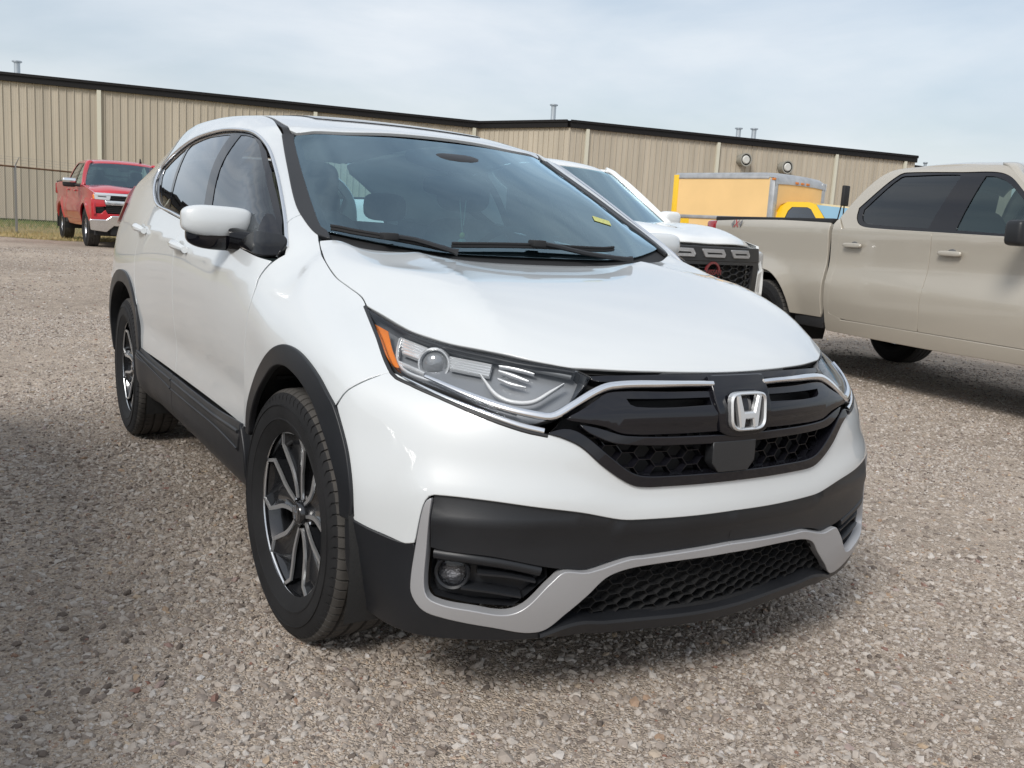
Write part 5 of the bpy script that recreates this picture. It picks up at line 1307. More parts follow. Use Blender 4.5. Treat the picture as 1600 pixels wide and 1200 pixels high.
REDT.scale=(1.06,1.06,1.075); a=rad(1.6); REDT.location=(-20.9-3.74*math.cos(a),2.22-3.74*math.sin(a),.15); REDT.rotation_euler=(0,0,a)
MB().tube([(1.35,.45,1.93),(1.30,.45,2.02)],[.03,.012],8).build('roof_antenna',BLACK,REDT)
# ------------------------------------------------------------------ yellow box truck
def box_truck():
    YEL=mat('yellow_truck_paint',(.80,.50,.012),.4,0,.5); PEACH=mat('faded_panel',(.78,.53,.24),.6,noise=(1.2,.05)); ALU=mat('aluminium_trim',(.42,.43,.44),.45,.5,noise=(6,.15)); AMB=mat('marker_amber',(.55,.17,.02),.3,0,.5)
    t=thing('box_truck','yellow box truck with pale blank side panels and silver corner posts by the warehouse','box truck',(-13.06,14.45,.18),rad(9.1))
    # local: x forward, front-right top corner of the box at (0,0), box runs back to -2.95 and left to +2.05
    L,Wd,zt,zb=2.95,2.1,2.58,.75
    MB().box((-L,.012,zb),(-.12,.05,zt-.10)).build('side_panel',PEACH,t,False)
    MB().box((-L,Wd-.05,zb),(-.12,Wd-.012,zt-.10)).build('side_panel',PEACH,t,False)
    MB().box((-.05,.16,zb),(-.012,Wd-.16,zt-.22)).build('front_panel',PEACH,t,False)
    MB().box((-L,.05,zb),(-L+.04,Wd-.05,zt-.05)).build('rear_door',ALU,t,False)
    MB().box((-L,.05,zb-.02),(-.05,Wd-.05,zb+.03)).build('box_floor',BLACK,t,False)
    rf=MB(); V=[];F=[]; pr=[(0,zt-.10),(.01,zt-.03),(.08,zt+.01),(.5,zt+.03),(Wd/2,zt+.035),(Wd-.5,zt+.03),(Wd-.08,zt+.01),(Wd-.01,zt-.03),(Wd,zt-.10)]
    for x,dz in ((-L,0),(-.34,0),(-.16,-.03),(-.05,-.10),(.0,-.20),(.005,-.26)):
        for y,z in pr: V.append((x,y,z+dz*(1 if z>zt-.09 else .0)))
    n=len(pr)
    for i in range(5):
        for k in range(n-1): F.append([i*n+k,i*n+k+1,(i+1)*n+k+1,(i+1)*n+k])
    rf.add(V,F).build('box_roof',ALU,t,True,40)
    for y0 in (0,Wd-.17): MB().box((-.17,y0,zb),(0,y0+.17,zt-.09),.05).build('corner_post',ALU,t)
    for y0 in (-.004,Wd-.06): MB().box((-L-.03,y0,.55),(-L+.13,y0+.064,zt-.04),.01).build('rear_post',YEL,t)
    for y0 in (-.006,Wd-.03): 
        MB().box((-L+.13,y0,zt-.135),(-.17,y0+.036,zt-.085),.006).build('top_rail',ALU,t)
        MB().box((-L+.13,y0-.01,1.50),(-.17,y0+.046,1.575),.006).build('rub_rail',ALU,t)
    MB().box((-L+.13,.004,.75),(-L+.55,.02,1.48)).build('side_patch',YEL,t,False)
    for y in (.10,):
        MB().box((-.09,-.012,zt-.165),(.004,.03,zt-.115),.008).build('marker_light',AMB,t)
    for y in (.80,1.02,1.24): MB().box((-.02,y,zt-.20),(.025,y+.11,zt-.15),.008).build('marker_light',AMB,t)
    # cab
    PRF=[(-.05,.55),(-.05,1.62),(.05,1.88),(.20,1.955),(.75,1.955),(.95,1.90),(1.55,1.28),(1.75,1.24),(2.45,1.12),(2.55,1.0),(2.55,.5)]
    def cabsec(y,k): return [(x,y,z) for x,z in k]
    cab=MB(); V=[];F=[]; ins=[.10,.0,0,.14,.2,.2,.14,.03,.06,.1,.05]
    ins=[.0,.02,.12,.18,.18,.17,.03,.03,.06,.08,.05]
    ys0=[.10+i for i in ins]; n=len(PRF)
    for j,(x,z) in enumerate(PRF): V.append((x,ys0[j],z))
    for j,(x,z) in enumerate(PRF): V.append((x,Wd-ys0[j],z))
    for j in range(n-1):
        if j==5: continue            # windscreen opening
        F.append([j,j+1,n+j+1,n+j])
    # sides in pieces round the window
    w=[(.22,1.28),(.30,1.72),(.72,1.76),(1.30,1.30)]
    for s in (0,1):
        yy=lambda z: (.10+(.0 if z<1.25 else (z-1.25)*.25)) if s==0 else Wd-(.10+(0 if z<1.25 else (z-1.25)*.25))
        lo=[(-.05,.55),(2.55,.5),(2.55,1.0),(2.45,1.12),(1.75,1.24),(1.55,1.27),(-.05,1.27)]
        o=len(V); V+= [(x,yy(z),z) for x,z in lo]; F.append([o+i for i in range(len(lo))])
        ring_=[(-.05,1.27),(1.55,1.27),(.95,1.90),(.75,1.955),(.20,1.955),(.05,1.88),(-.05,1.62)]; 
        o=len(V); V+=[(x,yy(z),z) for x,z in ring_]; k=len(ring_); q=len(V); V+=[(x,yy(z),z) for x,z in [(.22,1.29),(1.30,1.29),(.84,1.80),(.74,1.84),(.34,1.84),(.26,1.75),(.22,1.6)]]
        for i in range(k): F.append([o+i,o+(i+1)%k,q+(i+1)%k,q+i])
    cab.add(V,F).build('cab',YEL,t,True,30)
    for s in (0,1):
        yy=lambda z: (.112+(z-1.25)*.25) if s==0 else Wd-(.112+(z-1.25)*.25)
        b=MB(); V=[(x,yy(z),z) for x,z in [(.22,1.29),(1.30,1.29),(.84,1.80),(.74,1.84),(.34,1.84),(.26,1.75),(.22,1.6)]]; b.add(V,[list(range(7))]).build('door_glass',TINTF,t,False)
    MB().add([(1.55,.13,1.28),(1.55,Wd-.13,1.28),(.95,Wd-.27,1.90),(.95,.27,1.90)],[(0,1,2,3)]).build('windscreen',glass_mat('truck_windscreen',(.22,.30,.31),.02,1.5,1.0,(.5,.75,.85)),t,False)
    MB().box((.0,.20,.6),(.15,Wd-.2,1.5)).build('seat_back',BLACK,t,False)
    MB().box((1.25,.25,.9),(1.5,Wd-.25,1.25)).build('dashboard',mat('truck_interior',(.06,.062,.066),.8),t,False)
    for y in (.20,Wd-.20):
        for x in (-2.1,1.75):
            truck_wheel(t,x,y,.38,ALU)
    for y,sg in ((.10,-1),(Wd-.10,1)):
        MB().box((1.92,y+sg*.40-.10,1.86),(2.0,y+sg*.40+.10,2.28),.02).build('tow_mirror',BLACK,t)
        MB().tube([(1.62,y,1.20),(1.90,y+sg*.30,1.50),(1.96,y+sg*.40,1.90)],.014,6).tube([(1.55,y,1.30),(1.95,y+sg*.40,2.2)],.014,6).build('mirror_bracket',BLACK,t)
    return t
box_truck()
# ------------------------------------------------------------------ warehouse
def warehouse():
    TAN=mat('tan_wall_sheet',(.44,.385,.285),.55,.0,noise=(.35,.05)); FAS=mat('dark_eave_trim',(.007,.006,.006),.55,spec=.3); CRM=mat('cream_downspout',(.58,.56,.46),.5); ROOF=mat('galvanised_roof',(.55,.56,.56),.4,.4); GALV=mat('galvanised_pipe',(.42,.46,.49),.35,.6)
    nt=TAN.node_tree; N=nt.nodes; L=nt.links; b=N['Principled BSDF']
    oi=N.new('ShaderNodeObjectInfo'); ge=N.new('ShaderNodeNewGeometry'); mp=N.new('ShaderNodeMapping'); mp.inputs['Scale'].default_value=(1.3,1.3,.10); L.new(ge.outputs['Position'],mp.inputs['Vector'])
    ns=N.new('ShaderNodeTexNoise'); ns.inputs['Scale'].default_value=1.6; ns.inputs['Detail'].default_value=7; L.new(mp.outputs[0],ns.inputs['Vector'])
    r1=N.new('ShaderNodeMapRange'); r1.inputs['To Min'].default_value=.955; r1.inputs['To Max'].default_value=1.045; L.new(oi.outputs['Random'],r1.inputs['Value'])
    r2=N.new('ShaderNodeMapRange'); r2.inputs['From Min'].default_value=.3; r2.inputs['From Max'].default_value=.7; r2.inputs['To Min'].default_value=.86; r2.inputs['To Max'].default_value=1.08; L.new(ns.outputs['Fac'],r2.inputs['Value'])
    mm=N.new('ShaderNodeMath'); mm.operation='MULTIPLY'; L.new(r1.outputs[0],mm.inputs[0]); L.new(r2.outputs[0],mm.inputs[1])
    vs=N.new('ShaderNodeVectorMath'); vs.operation='SCALE'; vs.inputs[0].default_value=(.45,.398,.318); L.new(mm.outputs[0],vs.inputs['Scale']); L.new(vs.outputs['Vector'],b.inputs['Base Color'])
    t=thing('warehouse','long tan metal-clad warehouse with dark eave trim across the background','warehouse',(-42,12,.15))
    o=np.array([-42,12,.15]); ztop=6.15
    P=[np.array(p) for p in [(-49.0,-27.5),(-44.15,.57),(-40.5,21.75),(-35.6,23.9),(-31.5,44.06),(-42,46.5)]]
    bay=.305
    def sheet_mesh(w,h):
        pr=[(0,0),(w*.06,.0),(w*.09,.042),(w*.20,.042),(w*.24,0),(w*.46,0),(w*.48,.004),(w*.52,.004),(w*.54,0),(w*.72,0),(w*.74,.004),(w*.78,.004),(w*.80,0),(w,0)]
        V=[];F=[]
        for x,y in pr: V+=[(x,-y,0),(x,-y,h)]
        for i in range(len(pr)-1): F.append([2*i,2*i+2,2*i+3,2*i+1])
        me=bpy.data.meshes.new('wall_sheet'); me.from_pydata(V,[],F); me.materials.append(TAN); return me
    count=0
    def wall(A,B,single,h=ztop):
        nonlocal count
        d=B-A; L=np.linalg.norm(d); d/=L; n=int(round(L/bay)); w=L/n; me=sheet_mesh(w,h); ang=math.atan2(d[1],d[0])
        if single:
            for i in range(n):
                p=A+d*w*i; ob=bpy.data.objects.new('wall_sheet',me); link(ob,t); ob.location=(p[0]-o[0],p[1]-o[1],0); ob.rotation_euler=(0,0,ang); count+=1
        else:
            V=[];F=[];vs=[v.co for v in me.vertices]; c,s=math.cos(ang),math.sin(ang)
            for i in range(n):
                k=len(V); p=A+d*w*i
                V+=[(p[0]-o[0]+v.x*c-v.y*s,p[1]-o[1]+v.x*s+v.y*c,v.z) for v in vs]; F+=[[q+k for q in f.vertices] for f in me.polygons]
            ob=mesh('wall_sheets',V,F,TAN,t,False); ob['kind']='stuff'
    wall(P[0],P[1]-(P[1]-P[0])/np.linalg.norm(P[1]-P[0])*0,False)
    wall(P[1],P[2],True); wall(P[2],P[3],True); wall(P[3],P[4],True); wall(P[4],P[5],False)
    def beam(name,A,B,z0,z1,out,m,inn=.05,bev=.0):
        d=(B-A)/np.linalg.norm(B-A); n=np.array([d[1],-d[0]])  # outward (towards the camera side)
        V=[]
        for q in (A-d*.1*0,B):
            for k,z in ((-inn,z0),(out,z0),(out,z1),(-inn,z1)):
                p=q+n*k; V.append((p[0]-o[0],p[1]-o[1],z))
        return MB().add(V,[(3,2,1,0),(4,5,6,7),(0,1,5,4),(1,2,6,5),(2,3,7,6),(3,0,4,7)]).build(name,m,t,False)
    for A,B in zip(P[:-1],P[1:]):
        beam('eave_trim',A,B,ztop-.30,ztop+.02,.16,FAS); beam('gutter_lip',A,B,ztop-.06,ztop+.05,.22,FAS,-.165)
        beam('base_trim',A,B,0,.10,.05,FAS)
    # roof: low slope away from the eaves
    V=[(p[0]-o[0],p[1]-o[1],ztop+.0) for p in P]+[(P[0][0]-14-o[0],P[0][1]-o[1],ztop+.55),(P[-1][0]-14-o[0],P[-1][1]-o[1],ztop+.55)]
    MB().add(V,[(0,1,2,6),(2,3,4,7,6),(4,5,7)]).build('roof',ROOF,t,False)
    MB().add([(P[0][0]-14-o[0],P[0][1]-o[1],0),(P[0][0]-14-o[0],P[0][1]-o[1],ztop+.5),(P[0][0]-o[0],P[0][1]-o[1],ztop),(P[0][0]-o[0],P[0][1]-o[1],0)],[(0,1,2,3)]).build('end_wall',TAN,t,False)
    # downspouts where the photograph has them: fraction along each wall
    def on(A,B,u):
        p=A+(B-A)*u; d=(B-A)/np.linalg.norm(B-A); n=np.array([d[1],-d[0]]); return p,d,n
    for A,B,us in ((P[1],P[2],(.178,.615,.985)),(P[3],P[4],(.045,.395,.745,.965)),(P[0],P[1],(.3,.68))):
        for u in us:
            p,d,n=on(A,B,u); q=p-o[:2]
            V=[]
            for z in (.05,ztop-.30):
                for a,b in ((-.085,.03),(.085,.03),(.085,.15),(-.085,.15)): V.append((q[0]+d[0]*a+n[0]*b,q[1]+d[1]*a+n[1]*b,z))
            MB().add(V,[(3,2,1,0),(4,5,6,7),(0,1,5,4),(1,2,6,5),(2,3,7,6),(3,0,4,7)]).build('downspout',CRM,t,False)
    # flue pipes on the roof
    def pipe(p,z0,h,r):
        q=(p[0]-o[0],p[1]-o[1]); v=bpy.data.objects.new('flue_pipe',None); link(v,t); v.location=(q[0],q[1],z0)
        MB().lathe([(r*1.35,0),(r*1.05,.10),(r,.14),(r,h-.12),(r,h-.10)],'z',16).build('pipe',GALV,v)
        MB().lathe([(r*1.0,h-.10),(r*1.6,h-.06),(r*1.7,h-.03),(r*1.5,h),(0,h+.02)],'z',16).build('cap',GALV,v)
    pipe((-47.24,1.41),ztop+.1,.86,.13); pipe((-38.9,25.09),ztop+.1,1.05,.13); pipe((-36.58,35.68),ztop+.1,.86,.13); pipe((-36.39,36.64),ztop+.1,.92,.13)
    # exhaust hoods on the wall
    for u,z in ((.465,5.1),(.587,4.92)):
        p,d,n=on(P[3],P[4],u); q=p-o[:2]; h=bpy.data.objects.new('exhaust_hood',None); link(h,t); h.location=(q[0]+n[0]*.02,q[1]+n[1]*.02,z); h.rotation_euler=(0,0,math.atan2(n[1],n[0]))
        MB().lathe([(.30,0),(.30,.42),(.335,.42),(.335,.47),(.28,.47),(.28,.30),(0,.30)],'x',24).build('duct',mat('hood_grey',(.34,.33,.29),.5,.3),h)
        MB().lathe([(0,.50),(.17,.50),(.21,.46),(.21,.40)],'x',24).build('damper',mat('damper_white',(.55,.55,.52),.5),h)
        MB().lathe([(.2,.41),(.285,.41)],'x',24).build('damper_gap',BLACK,h)
    return t
warehouse()
def far_roof():
    t=thing('far_warehouse','distant low warehouse showing only a dark roof edge beyond the tan wall','warehouse',(-50.5,71.2,.1))
    FAS=MATS['dark_eave_trim']; TAN=MATS['tan_wall_sheet']
    MB().box((-8,-6,0),(0,13,7.9)).build('wall',TAN,t,False); MB().box((-8.2,-6.2,7.9),(.2,13.2,8.35)).build('roof_edge',FAS,t,False)
    MB().lathe([(.13,8.2),(.13,8.85),(.2,8.9),(.2,9.0),(0,9.05)],'z',12,(-2,2.6,0)).build('flue_pipe',MATS['galvanised_pipe'],t)
far_roof()
# ------------------------------------------------------------------ ground
def hgt(x,y):
    r=math.hypot(x,y) if not hasattr(x,'shape') else np.hypot(x,y)
    s=np.clip((r-9)/10,0,1); return .16*s*s*(3-2*s)+.012*np.sin(x*.9+1.3*np.sin(y*.7))*np.cos(y*.8)*np.clip((r-3.5)/3,0,1)
def ground_mat():
    m=bpy.data.materials.new('gravel_ground'); m.use_nodes=True; nt=m.node_tree; N=nt.nodes; L=nt.links; b=N['Principled BSDF']
    tc=N.new('ShaderNodeTexCoord')
    def ramp(src,stops):
        r=N.new('ShaderNodeValToRGB'); e=r.color_ramp.elements
        while len(e)<len(stops): e.new(.5)
        for k,(p,c) in zip(e,stops): k.position=p; k.color=(*c,1)
        L.new(src,r.inputs['Fac']); return r.outputs['Color']
    v1=N.new('ShaderNodeTexVoronoi'); v1.inputs['Scale'].default_value=62; v1.inputs['Randomness'].default_value=1
    v2=N.new('ShaderNodeTexVoronoi'); v2.inputs['Scale'].default_value=165
    n1=N.new('ShaderNodeTexNoise'); n1.inputs['Scale'].default_value=.55; n1.inputs['Detail'].default_value=7; n1.inputs['Roughness'].default_value=.6
    n2=N.new('ShaderNodeTexNoise'); n2.inputs['Scale'].default_value=9; n2.inputs['Detail'].default_value=6
    for t in (v1,v2,n1,n2): L.new(tc.outputs['Object'],t.inputs['Vector'])
    hue1=N.new('ShaderNodeSeparateColor'); L.new(v1.outputs['Color'],hue1.inputs[0])
    hue2=N.new('ShaderNodeSeparateColor'); L.new(v2.outputs['Color'],hue2.inputs[0])
    st=[(0,(0.143,0.118,0.095)),(.22,(0.285,0.241,0.205)),(.5,(0.428,0.366,0.308)),(.78,(0.504,0.442,0.383)),(.93,(0.551,0.513,0.470)),(1,(0.371,0.194,0.123))]
    c1=ramp(hue1.outputs[0],st); c2=ramp(hue2.outputs[0],[(0,(0.272,0.233,0.199)),(.5,(0.400,0.339,0.286)),(1,(0.543,0.474,0.406))])
    mx=N.new('ShaderNodeMixRGB'); mx.inputs[0].default_value=.72; L.new(c1,mx.inputs[1]); L.new(c2,mx.inputs[2])
    dust=ramp(n1.outputs['Fac'],[(.32,(.80,.78,.76)),(.68,(1.22,1.20,1.17))])
    mu=N.new('ShaderNodeMixRGB'); mu.blend_type='MULTIPLY'; mu.inputs[0].default_value=1; L.new(mx.outputs[0],mu.inputs[1]); L.new(dust,mu.inputs[2])
    d2=ramp(n2.outputs['Fac'],[(.35,(.86,.85,.84)),(.65,(1.12,1.10,1.07))])
    mu2=N.new('ShaderNodeMixRGB'); mu2.blend_type='MULTIPLY'; mu2.inputs[0].default_value=1; L.new(mu.outputs[0],mu2.inputs[1]); L.new(d2,mu2.inputs[2])
    L.new(mu2.outputs[0],b.inputs['Base Color']); b.inputs['Roughness'].default_value=.95; b.inputs['Specular IOR Level'].default_value=.15
    ad=N.new('ShaderNodeMath'); ad.operation='ADD'; L.new(v1.outputs['Distance'],ad.inputs[0]); L.new(v2.outputs['Distance'],ad.inputs[1])
    bp=N.new('ShaderNodeBump'); bp.inputs['Strength'].default_value=.55; bp.inputs['Distance'].default_value=.02; bp.invert=True
    L.new(ad.outputs[0],bp.inputs['Height']); L.new(bp.outputs['Normal'],b.inputs['Normal'])
    return m
GMAT=ground_mat()
def ground():
    rr=np.concatenate([np.linspace(0,12,60),np.linspace(12,30,40)[1:],np.geomspace(30,1200,24)[1:]]); n=160
    V=[(0,0,0)];F=[]
    for r in rr[1:]:
        a=np.arange(n)*2*math.pi/n; x=r*np.cos(a);y=r*np.sin(a); z=hgt(x,y)
        V+=list(zip(x.tolist(),y.tolist(),z.tolist()))
    for i in range(n): F.append([0,1+i,1+(i+1)%n])
    for k in range(len(rr)-2):
        for i in range(n): F.append([1+k*n+i,1+(k+1)*n+i,1+(k+1)*n+(i+1)%n,1+k*n+(i+1)%n])
    g=mesh('gravel_ground',V,F,GMAT,None,True); g['kind']='structure'
ground()
# ------------------------------------------------------------------ loose stones (one mass, nobody could count them)
def stones():
    m=bpy.data.materials.new('crushed_stone'); m.use_nodes=True; nt=m.node_tree; N=nt.nodes; L=nt.links; b=N['Principled BSDF']
    at_=N.new('ShaderNodeAttribute'); at_.attribute_name='tone'; at_.attribute_type='INSTANCER'
    r=N.new('ShaderNodeValToRGB'); e=r.color_ramp.elements
    stops=[(0,(0.136,0.111,0.095)),(.14,(0.264,0.221,0.191)),(.40,(0.375,0.324,0.279)),(.70,(0.439,0.387,0.339)),(.86,(0.480,0.434,0.390)),(.94,(0.511,0.474,0.438)),(.962,(0.439,0.340,0.239)),(.98,(0.215,0.111,0.083)),(1,(0.559,0.537,0.518))]
    while len(e)<len(stops): e.new(.5)
    for k,(p,c) in zip(e,stops): k.position=p; k.color=(*c,1)
    L.new(at_.outputs['Fac'],r.inputs['Fac'])
    tc=N.new('ShaderNodeTexCoord'); n=N.new('ShaderNodeTexNoise'); n.inputs['Scale'].default_value=2.2; n.inputs['Detail'].default_value=5
    L.new(tc.outputs['Object'],n.inputs['Vector'])
    r2=N.new('ShaderNodeMapRange'); r2.inputs['To Min'].default_value=.72; r2.inputs['To Max'].default_value=1.22; L.new(n.outputs['Fac'],r2.inputs['Value'])
    mu=N.new('ShaderNodeVectorMath'); mu.operation='SCALE'; L.new(r.outputs['Color'],mu.inputs[0]); L.new(r2.outputs[0],mu.inputs['Scale'])
    L.new(mu.outputs['Vector'],b.inputs['Base Color']); b.inputs['Roughness'].default_value=.92; b.inputs['Specular IOR Level'].default_value=.2
    coll=bpy.data.collections.new('stone_shapes'); rg=np.random.default_rng(11)
    for k in range(9):
        bm=bmesh.new(); bmesh.ops.create_icosphere(bm,subdivisions=1,radius=.5)
        f=np.array([1,.55+.4*rg.random(),.34+.3*rg.random()])
        # chop with random planes for angular faces
        for v in bm.verts: v.co=Vector(v.co[:])*(.85+.3*rg.random())
        for _ in range(5):
            d=Vector(rg.normal(size=3)).normalized(); c=.27+.12*rg.random()
            for v in bm.verts:
                s=v.co.dot(d)
                if s>c: v.co-=d*(s-c)
        for v in bm.verts: v.co=Vector((v.co.x*f[0],v.co.y*f[1],v.co.z*f[2]))
        me=bpy.data.meshes.new('stone'); bm.to_mesh(me); bm.free(); me.materials.append(m)
        coll.objects.link(bpy.data.objects.new('stone',me))
    # scatter in bands round the camera, only in front of it
    fx,fy=_f.x/math.hypot(_f.x,_f.y),_f.y/math.hypot(_f.x,_f.y); P=[];S=[]
    def band(d0,d1,dens,smin,smax,pw):
        A=math.radians(43); area=A*(d1*d1-d0*d0); n=int(area*dens)
        d=np.sqrt(RNG.uniform(d0*d0,d1*d1,n)); a=RNG.uniform(-A,A,n); b0=math.atan2(fy,fx)
        x=CAM_POS[0]+d*np.cos(b0+a); y=CAM_POS[1]+d*np.sin(b0+a); s=smin+(smax-smin)*RNG.random(n)**pw
        # patchy: fewer stones where fines collect
        q=np.sin(x*1.7+2*np.sin(y*1.1))*np.sin(y*2.1+1.4*np.sin(x*.9)); keep=RNG.random(n)<np.clip(.66+.5*q,.16,1)
        P.append(np.stack([x,y],1)[keep]); S.append(s[keep])
    band(.9,3.2,13000,.005,.019,1.8); band(.9,5,2300,.014,.044,2.3); band(3.2,6.5,5200,.008,.027,1.6); band(4.5,9,330,.02,.045,2)
    band(6.5,11,1700,.012,.030,1.3); band(9,22,330,.02,.05,1.6); band(.9,9,14,.035,.06,2)
    P=np.vstack(P);S=np.concatenate(S); n=len(P); z=hgt(P[:,0],P[:,1])-S*(-.04+.12*RNG.random(n))
    me=bpy.data.meshes.new('gravel_stones'); me.vertices.add(n); me.vertices.foreach_set('co',np.column_stack([P,z]).astype(np.float32).ravel())
    def attr(nm,ty,val):
        a=me.attributes.new(nm,ty,'POINT'); a.data.foreach_set('vector' if ty=='FLOAT_VECTOR' else 'value',val.ravel())
    attr('size','FLOAT',S.astype(np.float32)); attr('tone','FLOAT',RNG.random(n).astype(np.float32))
    attr('turn','FLOAT_VECTOR',np.column_stack([RNG.normal(0,.35,n),RNG.normal(0,.35,n),RNG.uniform(0,6.283,n)]).astype(np.float32))
    attr('pick','INT',RNG.integers(0,9,n).astype(np.int32))
    o=link(bpy.data.objects.new('gravel_stones',me)); o['kind']='stuff'
    ng=bpy.data.node_groups.new('scatter_stones','GeometryNodeTree')
    ng.interface.new_socket('Geometry',in_out='INPUT',socket_type='NodeSocketGeometry'); ng.interface.new_socket('Geometry',in_out='OUTPUT',socket_type='NodeSocketGeometry')
    G=ng.nodes; K=ng.links; gi=G.new('NodeGroupInput'); go=G.new('NodeGroupOutput'); ip=G.new('GeometryNodeInstanceOnPoints'); ci=G.new('GeometryNodeCollectionInfo')
    mp=G.new('GeometryNodeMeshToPoints')
    ci.inputs['Collection'].default_value=coll; ci.inputs['Separate Children'].default_value=True; ci.inputs['Reset Children'].default_value=True
    def named(nm,ty):
        a=G.new('GeometryNodeInputNamedAttribute'); a.data_type=ty; a.inputs['Name'].default_value=nm; return a.outputs['Attribute']
    K.new(gi.outputs[0],mp.inputs['Mesh']); K.new(mp.outputs[0],ip.inputs['Points']); K.new(ci.outputs[0],ip.inputs['Instance']); ip.inputs['Pick Instance'].default_value=True
    K.new(named('pick','INT'),ip.inputs['Instance Index']); K.new(named('size','FLOAT'),ip.inputs['Scale'])
    er=G.new('FunctionNodeEulerToRotation'); K.new(named('turn','FLOAT_VECTOR'),er.inputs[0]); K.new(er.outputs[0],ip.inputs['Rotation'])
    K.new(ip.outputs[0],go.inputs[0])
    md=o.modifiers.new('scatter','NODES'); md.node_group=ng
    print('stones',n)
stones()
# ------------------------------------------------------------------ grass verge and chain-link fence
def verge():
    m=bpy.data.materials.new('grass_verge'); m.use_nodes=True; nt=m.node_tree; N=nt.nodes; L=nt.links; b=N['Principled BSDF']
    tc=N.new('ShaderNodeTexCoord'); n=N.new('ShaderNodeTexNoise'); n.inputs['Scale'].default_value=1.6; n.inputs['Detail'].default_value=6; L.new(tc.outputs['Object'],n.inputs['Vector'])
    r=N.new('ShaderNodeValToRGB'); r.color_ramp.elements[0].color=(.09,.12,.03,1); r.color_ramp.elements[1].color=(.34,.27,.13,1); r.color_ramp.elements[0].position=.25; r.color_ramp.elements[1].position=.5
    L.new(n.outputs['Fac'],r.inputs['Fac']); L.new(r.outputs['Color'],b.inputs['Base Color']); b.inputs['Roughness'].default_value=1
    V=[];F=[];nx,ny=30,40
    edge=lambda y: -24.6+.5*math.sin(y*.7)+.25*math.sin(y*2.1)
    for j in range(ny+1):
        y=-14+34*j/ny
        for i in range(nx+1):
            x=edge(y)+( -43.5-edge(y))*i/nx; V.append((x,y,float(hgt(x,y))+.006))
    for j in range(ny):
        for i in range(nx): F.append([j*(nx+1)+i,j*(nx+1)+i+1,(j+1)*(nx+1)+i+1,(j+1)*(nx+1)+i])
    o=mesh('grass_ground',V,F,m,None,True); o['kind']='structure'
    rg=np.random.default_rng(5); n=42000; y=rg.uniform(-4,14,n); e=np.array([edge(a) for a in y]); x=e-rg.random(n)**1.3*(e+43.3)-rg.random(n)*.0
    z=hgt(x,y); h=rg.uniform(.03,.11,n)*(1+.6*(x<-34)); a=rg.uniform(0,6.28,n); w=rg.uniform(.006,.012,n); ln=rg.uniform(.2,.9,n)*h; la=rg.uniform(0,6.28,n)
    c,s=np.cos(a)*w,np.sin(a)*w
    A=np.column_stack([x-c,y-s,z]);B=np.column_stack([x+c,y+s,z]);T=np.column_stack([x+np.cos(la)*ln,y+np.sin(la)*ln,z+h])
    V=np.stack([A,B,T],1).reshape(-1,3)
    me=bpy.data.meshes.new('grass'); me.vertices.add(3*n); me.vertices.foreach_set('co',V.astype(np.float32).ravel())
    me.loops.add(3*n); me.loops.foreach_set('vertex_index',np.arange(3*n,dtype=np.int32)); me.polygons.add(n); me.polygons.foreach_set('loop_start',np.arange(0,3*n,3,dtype=np.int32))
    g=mat('green_blade',(.12,.18,.04),.8); d=mat('dry_blade',(.42,.33,.16),.85); me.materials.append(g); me.materials.append(d)
    dry=(rg.random(n)<np.clip(1.42+(x+24)*.085,.04,.95)).astype(np.int32); me.polygons.foreach_set('material_index',dry); me.update(calc_edges=True)
    o=link(bpy.data.objects.new('grass',me)); o['kind']='stuff'
verge()
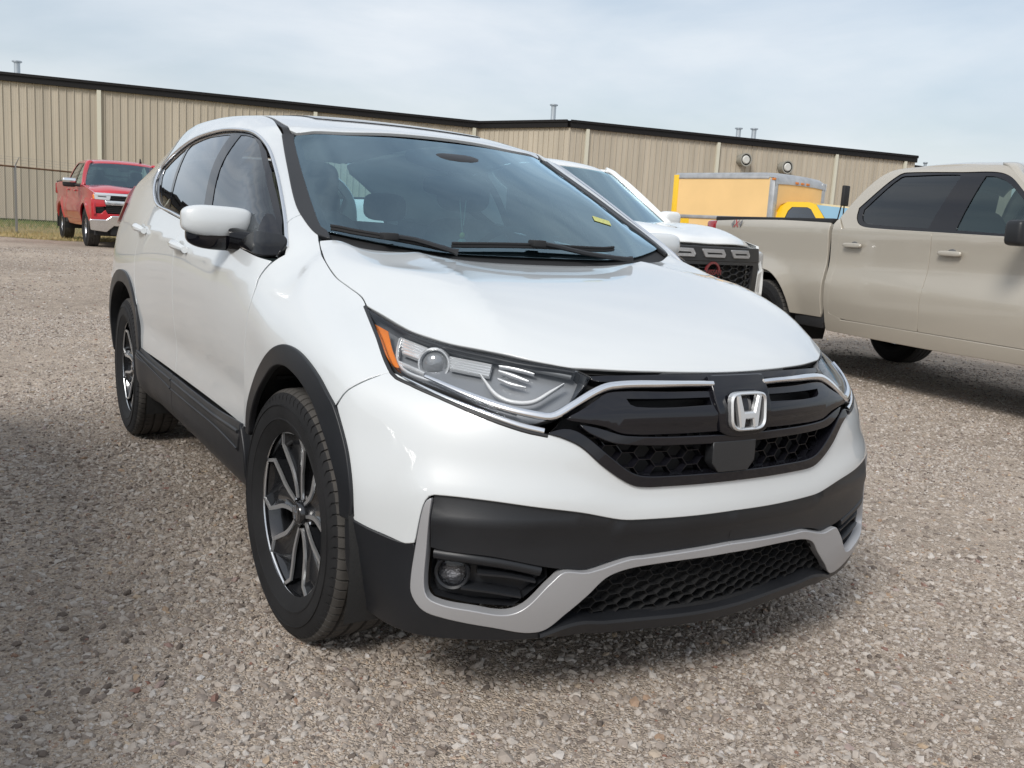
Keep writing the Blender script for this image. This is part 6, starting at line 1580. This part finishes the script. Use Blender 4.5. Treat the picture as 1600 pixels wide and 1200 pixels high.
def fence():
    A=np.array([-28.46,.12]); B=np.array([-29.84,1.62+.2]); d=(B-A)/np.linalg.norm(B-A)
    t=thing('chain_link_fence','rusty-railed chain-link fence beside the red pickup in front of the tan warehouse','fence',(A[0],A[1],.16),math.atan2(d[1],d[0]))
    ST=mat('galvanised_post',(.36,.36,.35),.5,.5); RU=mat('rusty_rail',(.16,.09,.05),.75,.2,noise=(7,.4)); H=1.90
    for s in (-6.0,-3.0,0,3.0,6.0):
        p=bpy.data.objects.new('post',None); link(p,t); p.location=(s,0,0)
        MB().tube([(0,0,0),(0,0,H+.02)],.034,10).build('pipe',ST,p)
        MB().tube([(0,0,H),(.0,-.10,H+.16),(0,-.16,H+.24)],[.022,.016,.012],6).build('barb_arm',ST,p)
    MB().tube([(-6,0,H-.02),(6,0,H-.02)],.026,8).build('top_rail',RU,t)
    b=MB()
    for k,(y,z) in enumerate(((-.05,H+.09),(-.11,H+.17),(-.16,H+.24))): b.tube([(-6,y,z),(-3,y,z-.02),(0,y,z),(3,y,z-.02),(6,y,z)],.003,4,cap=False)
    o=b.build('barbed_wire',ST,t,False); o['kind']='stuff'
    V=[];F=[]; st=.075; r=.0034
    for sgn in (1,-1):
        x=-6-H
        while x<6+H:
            x0,z0,x1,z1=(x,0,x+H,H) if sgn>0 else (x+H,0,x,H)
            def clip(xa,za,xb,zb):
                ts=[0,1]
                for lim in (-6,6):
                    if (xa-lim)*(xb-lim)<0: ts.append((lim-xa)/(xb-xa))
                ts=sorted(ts); out=[]
                for a,b_ in zip(ts[:-1],ts[1:]):
                    m=xa+(xb-xa)*(a+b_)/2
                    if -6<=m<=6: out.append((xa+(xb-xa)*a,za+(zb-za)*a,xa+(xb-xa)*b_,za+(zb-za)*b_))
                return out
            for xa,za,xb,zb in clip(x0,z0,x1,z1):
                k=len(V); dx,dz=xb-xa,zb-za; l=math.hypot(dx,dz); nx,nz=-dz/l*r,dx/l*r
                V+=[(xa+nx,-r,za+nz),(xa-nx,-r,za-nz),(xa,r,za),(xb+nx,-r,zb+nz),(xb-nx,-r,zb-nz),(xb,r,zb)]
                F+=[[k,k+1,k+4,k+3],[k+1,k+2,k+5,k+4],[k+2,k,k+3,k+5]]
            x+=st
    o=mesh('wire_mesh',V,F,mat('galvanised_wire',(.30,.30,.28),.5,.5),t,False); o['kind']='stuff'
fence()
# ------------------------------------------------------------------ sort out: a neighbour parked beside the SUV on the camera's left, outside the frame; it shades the gravel
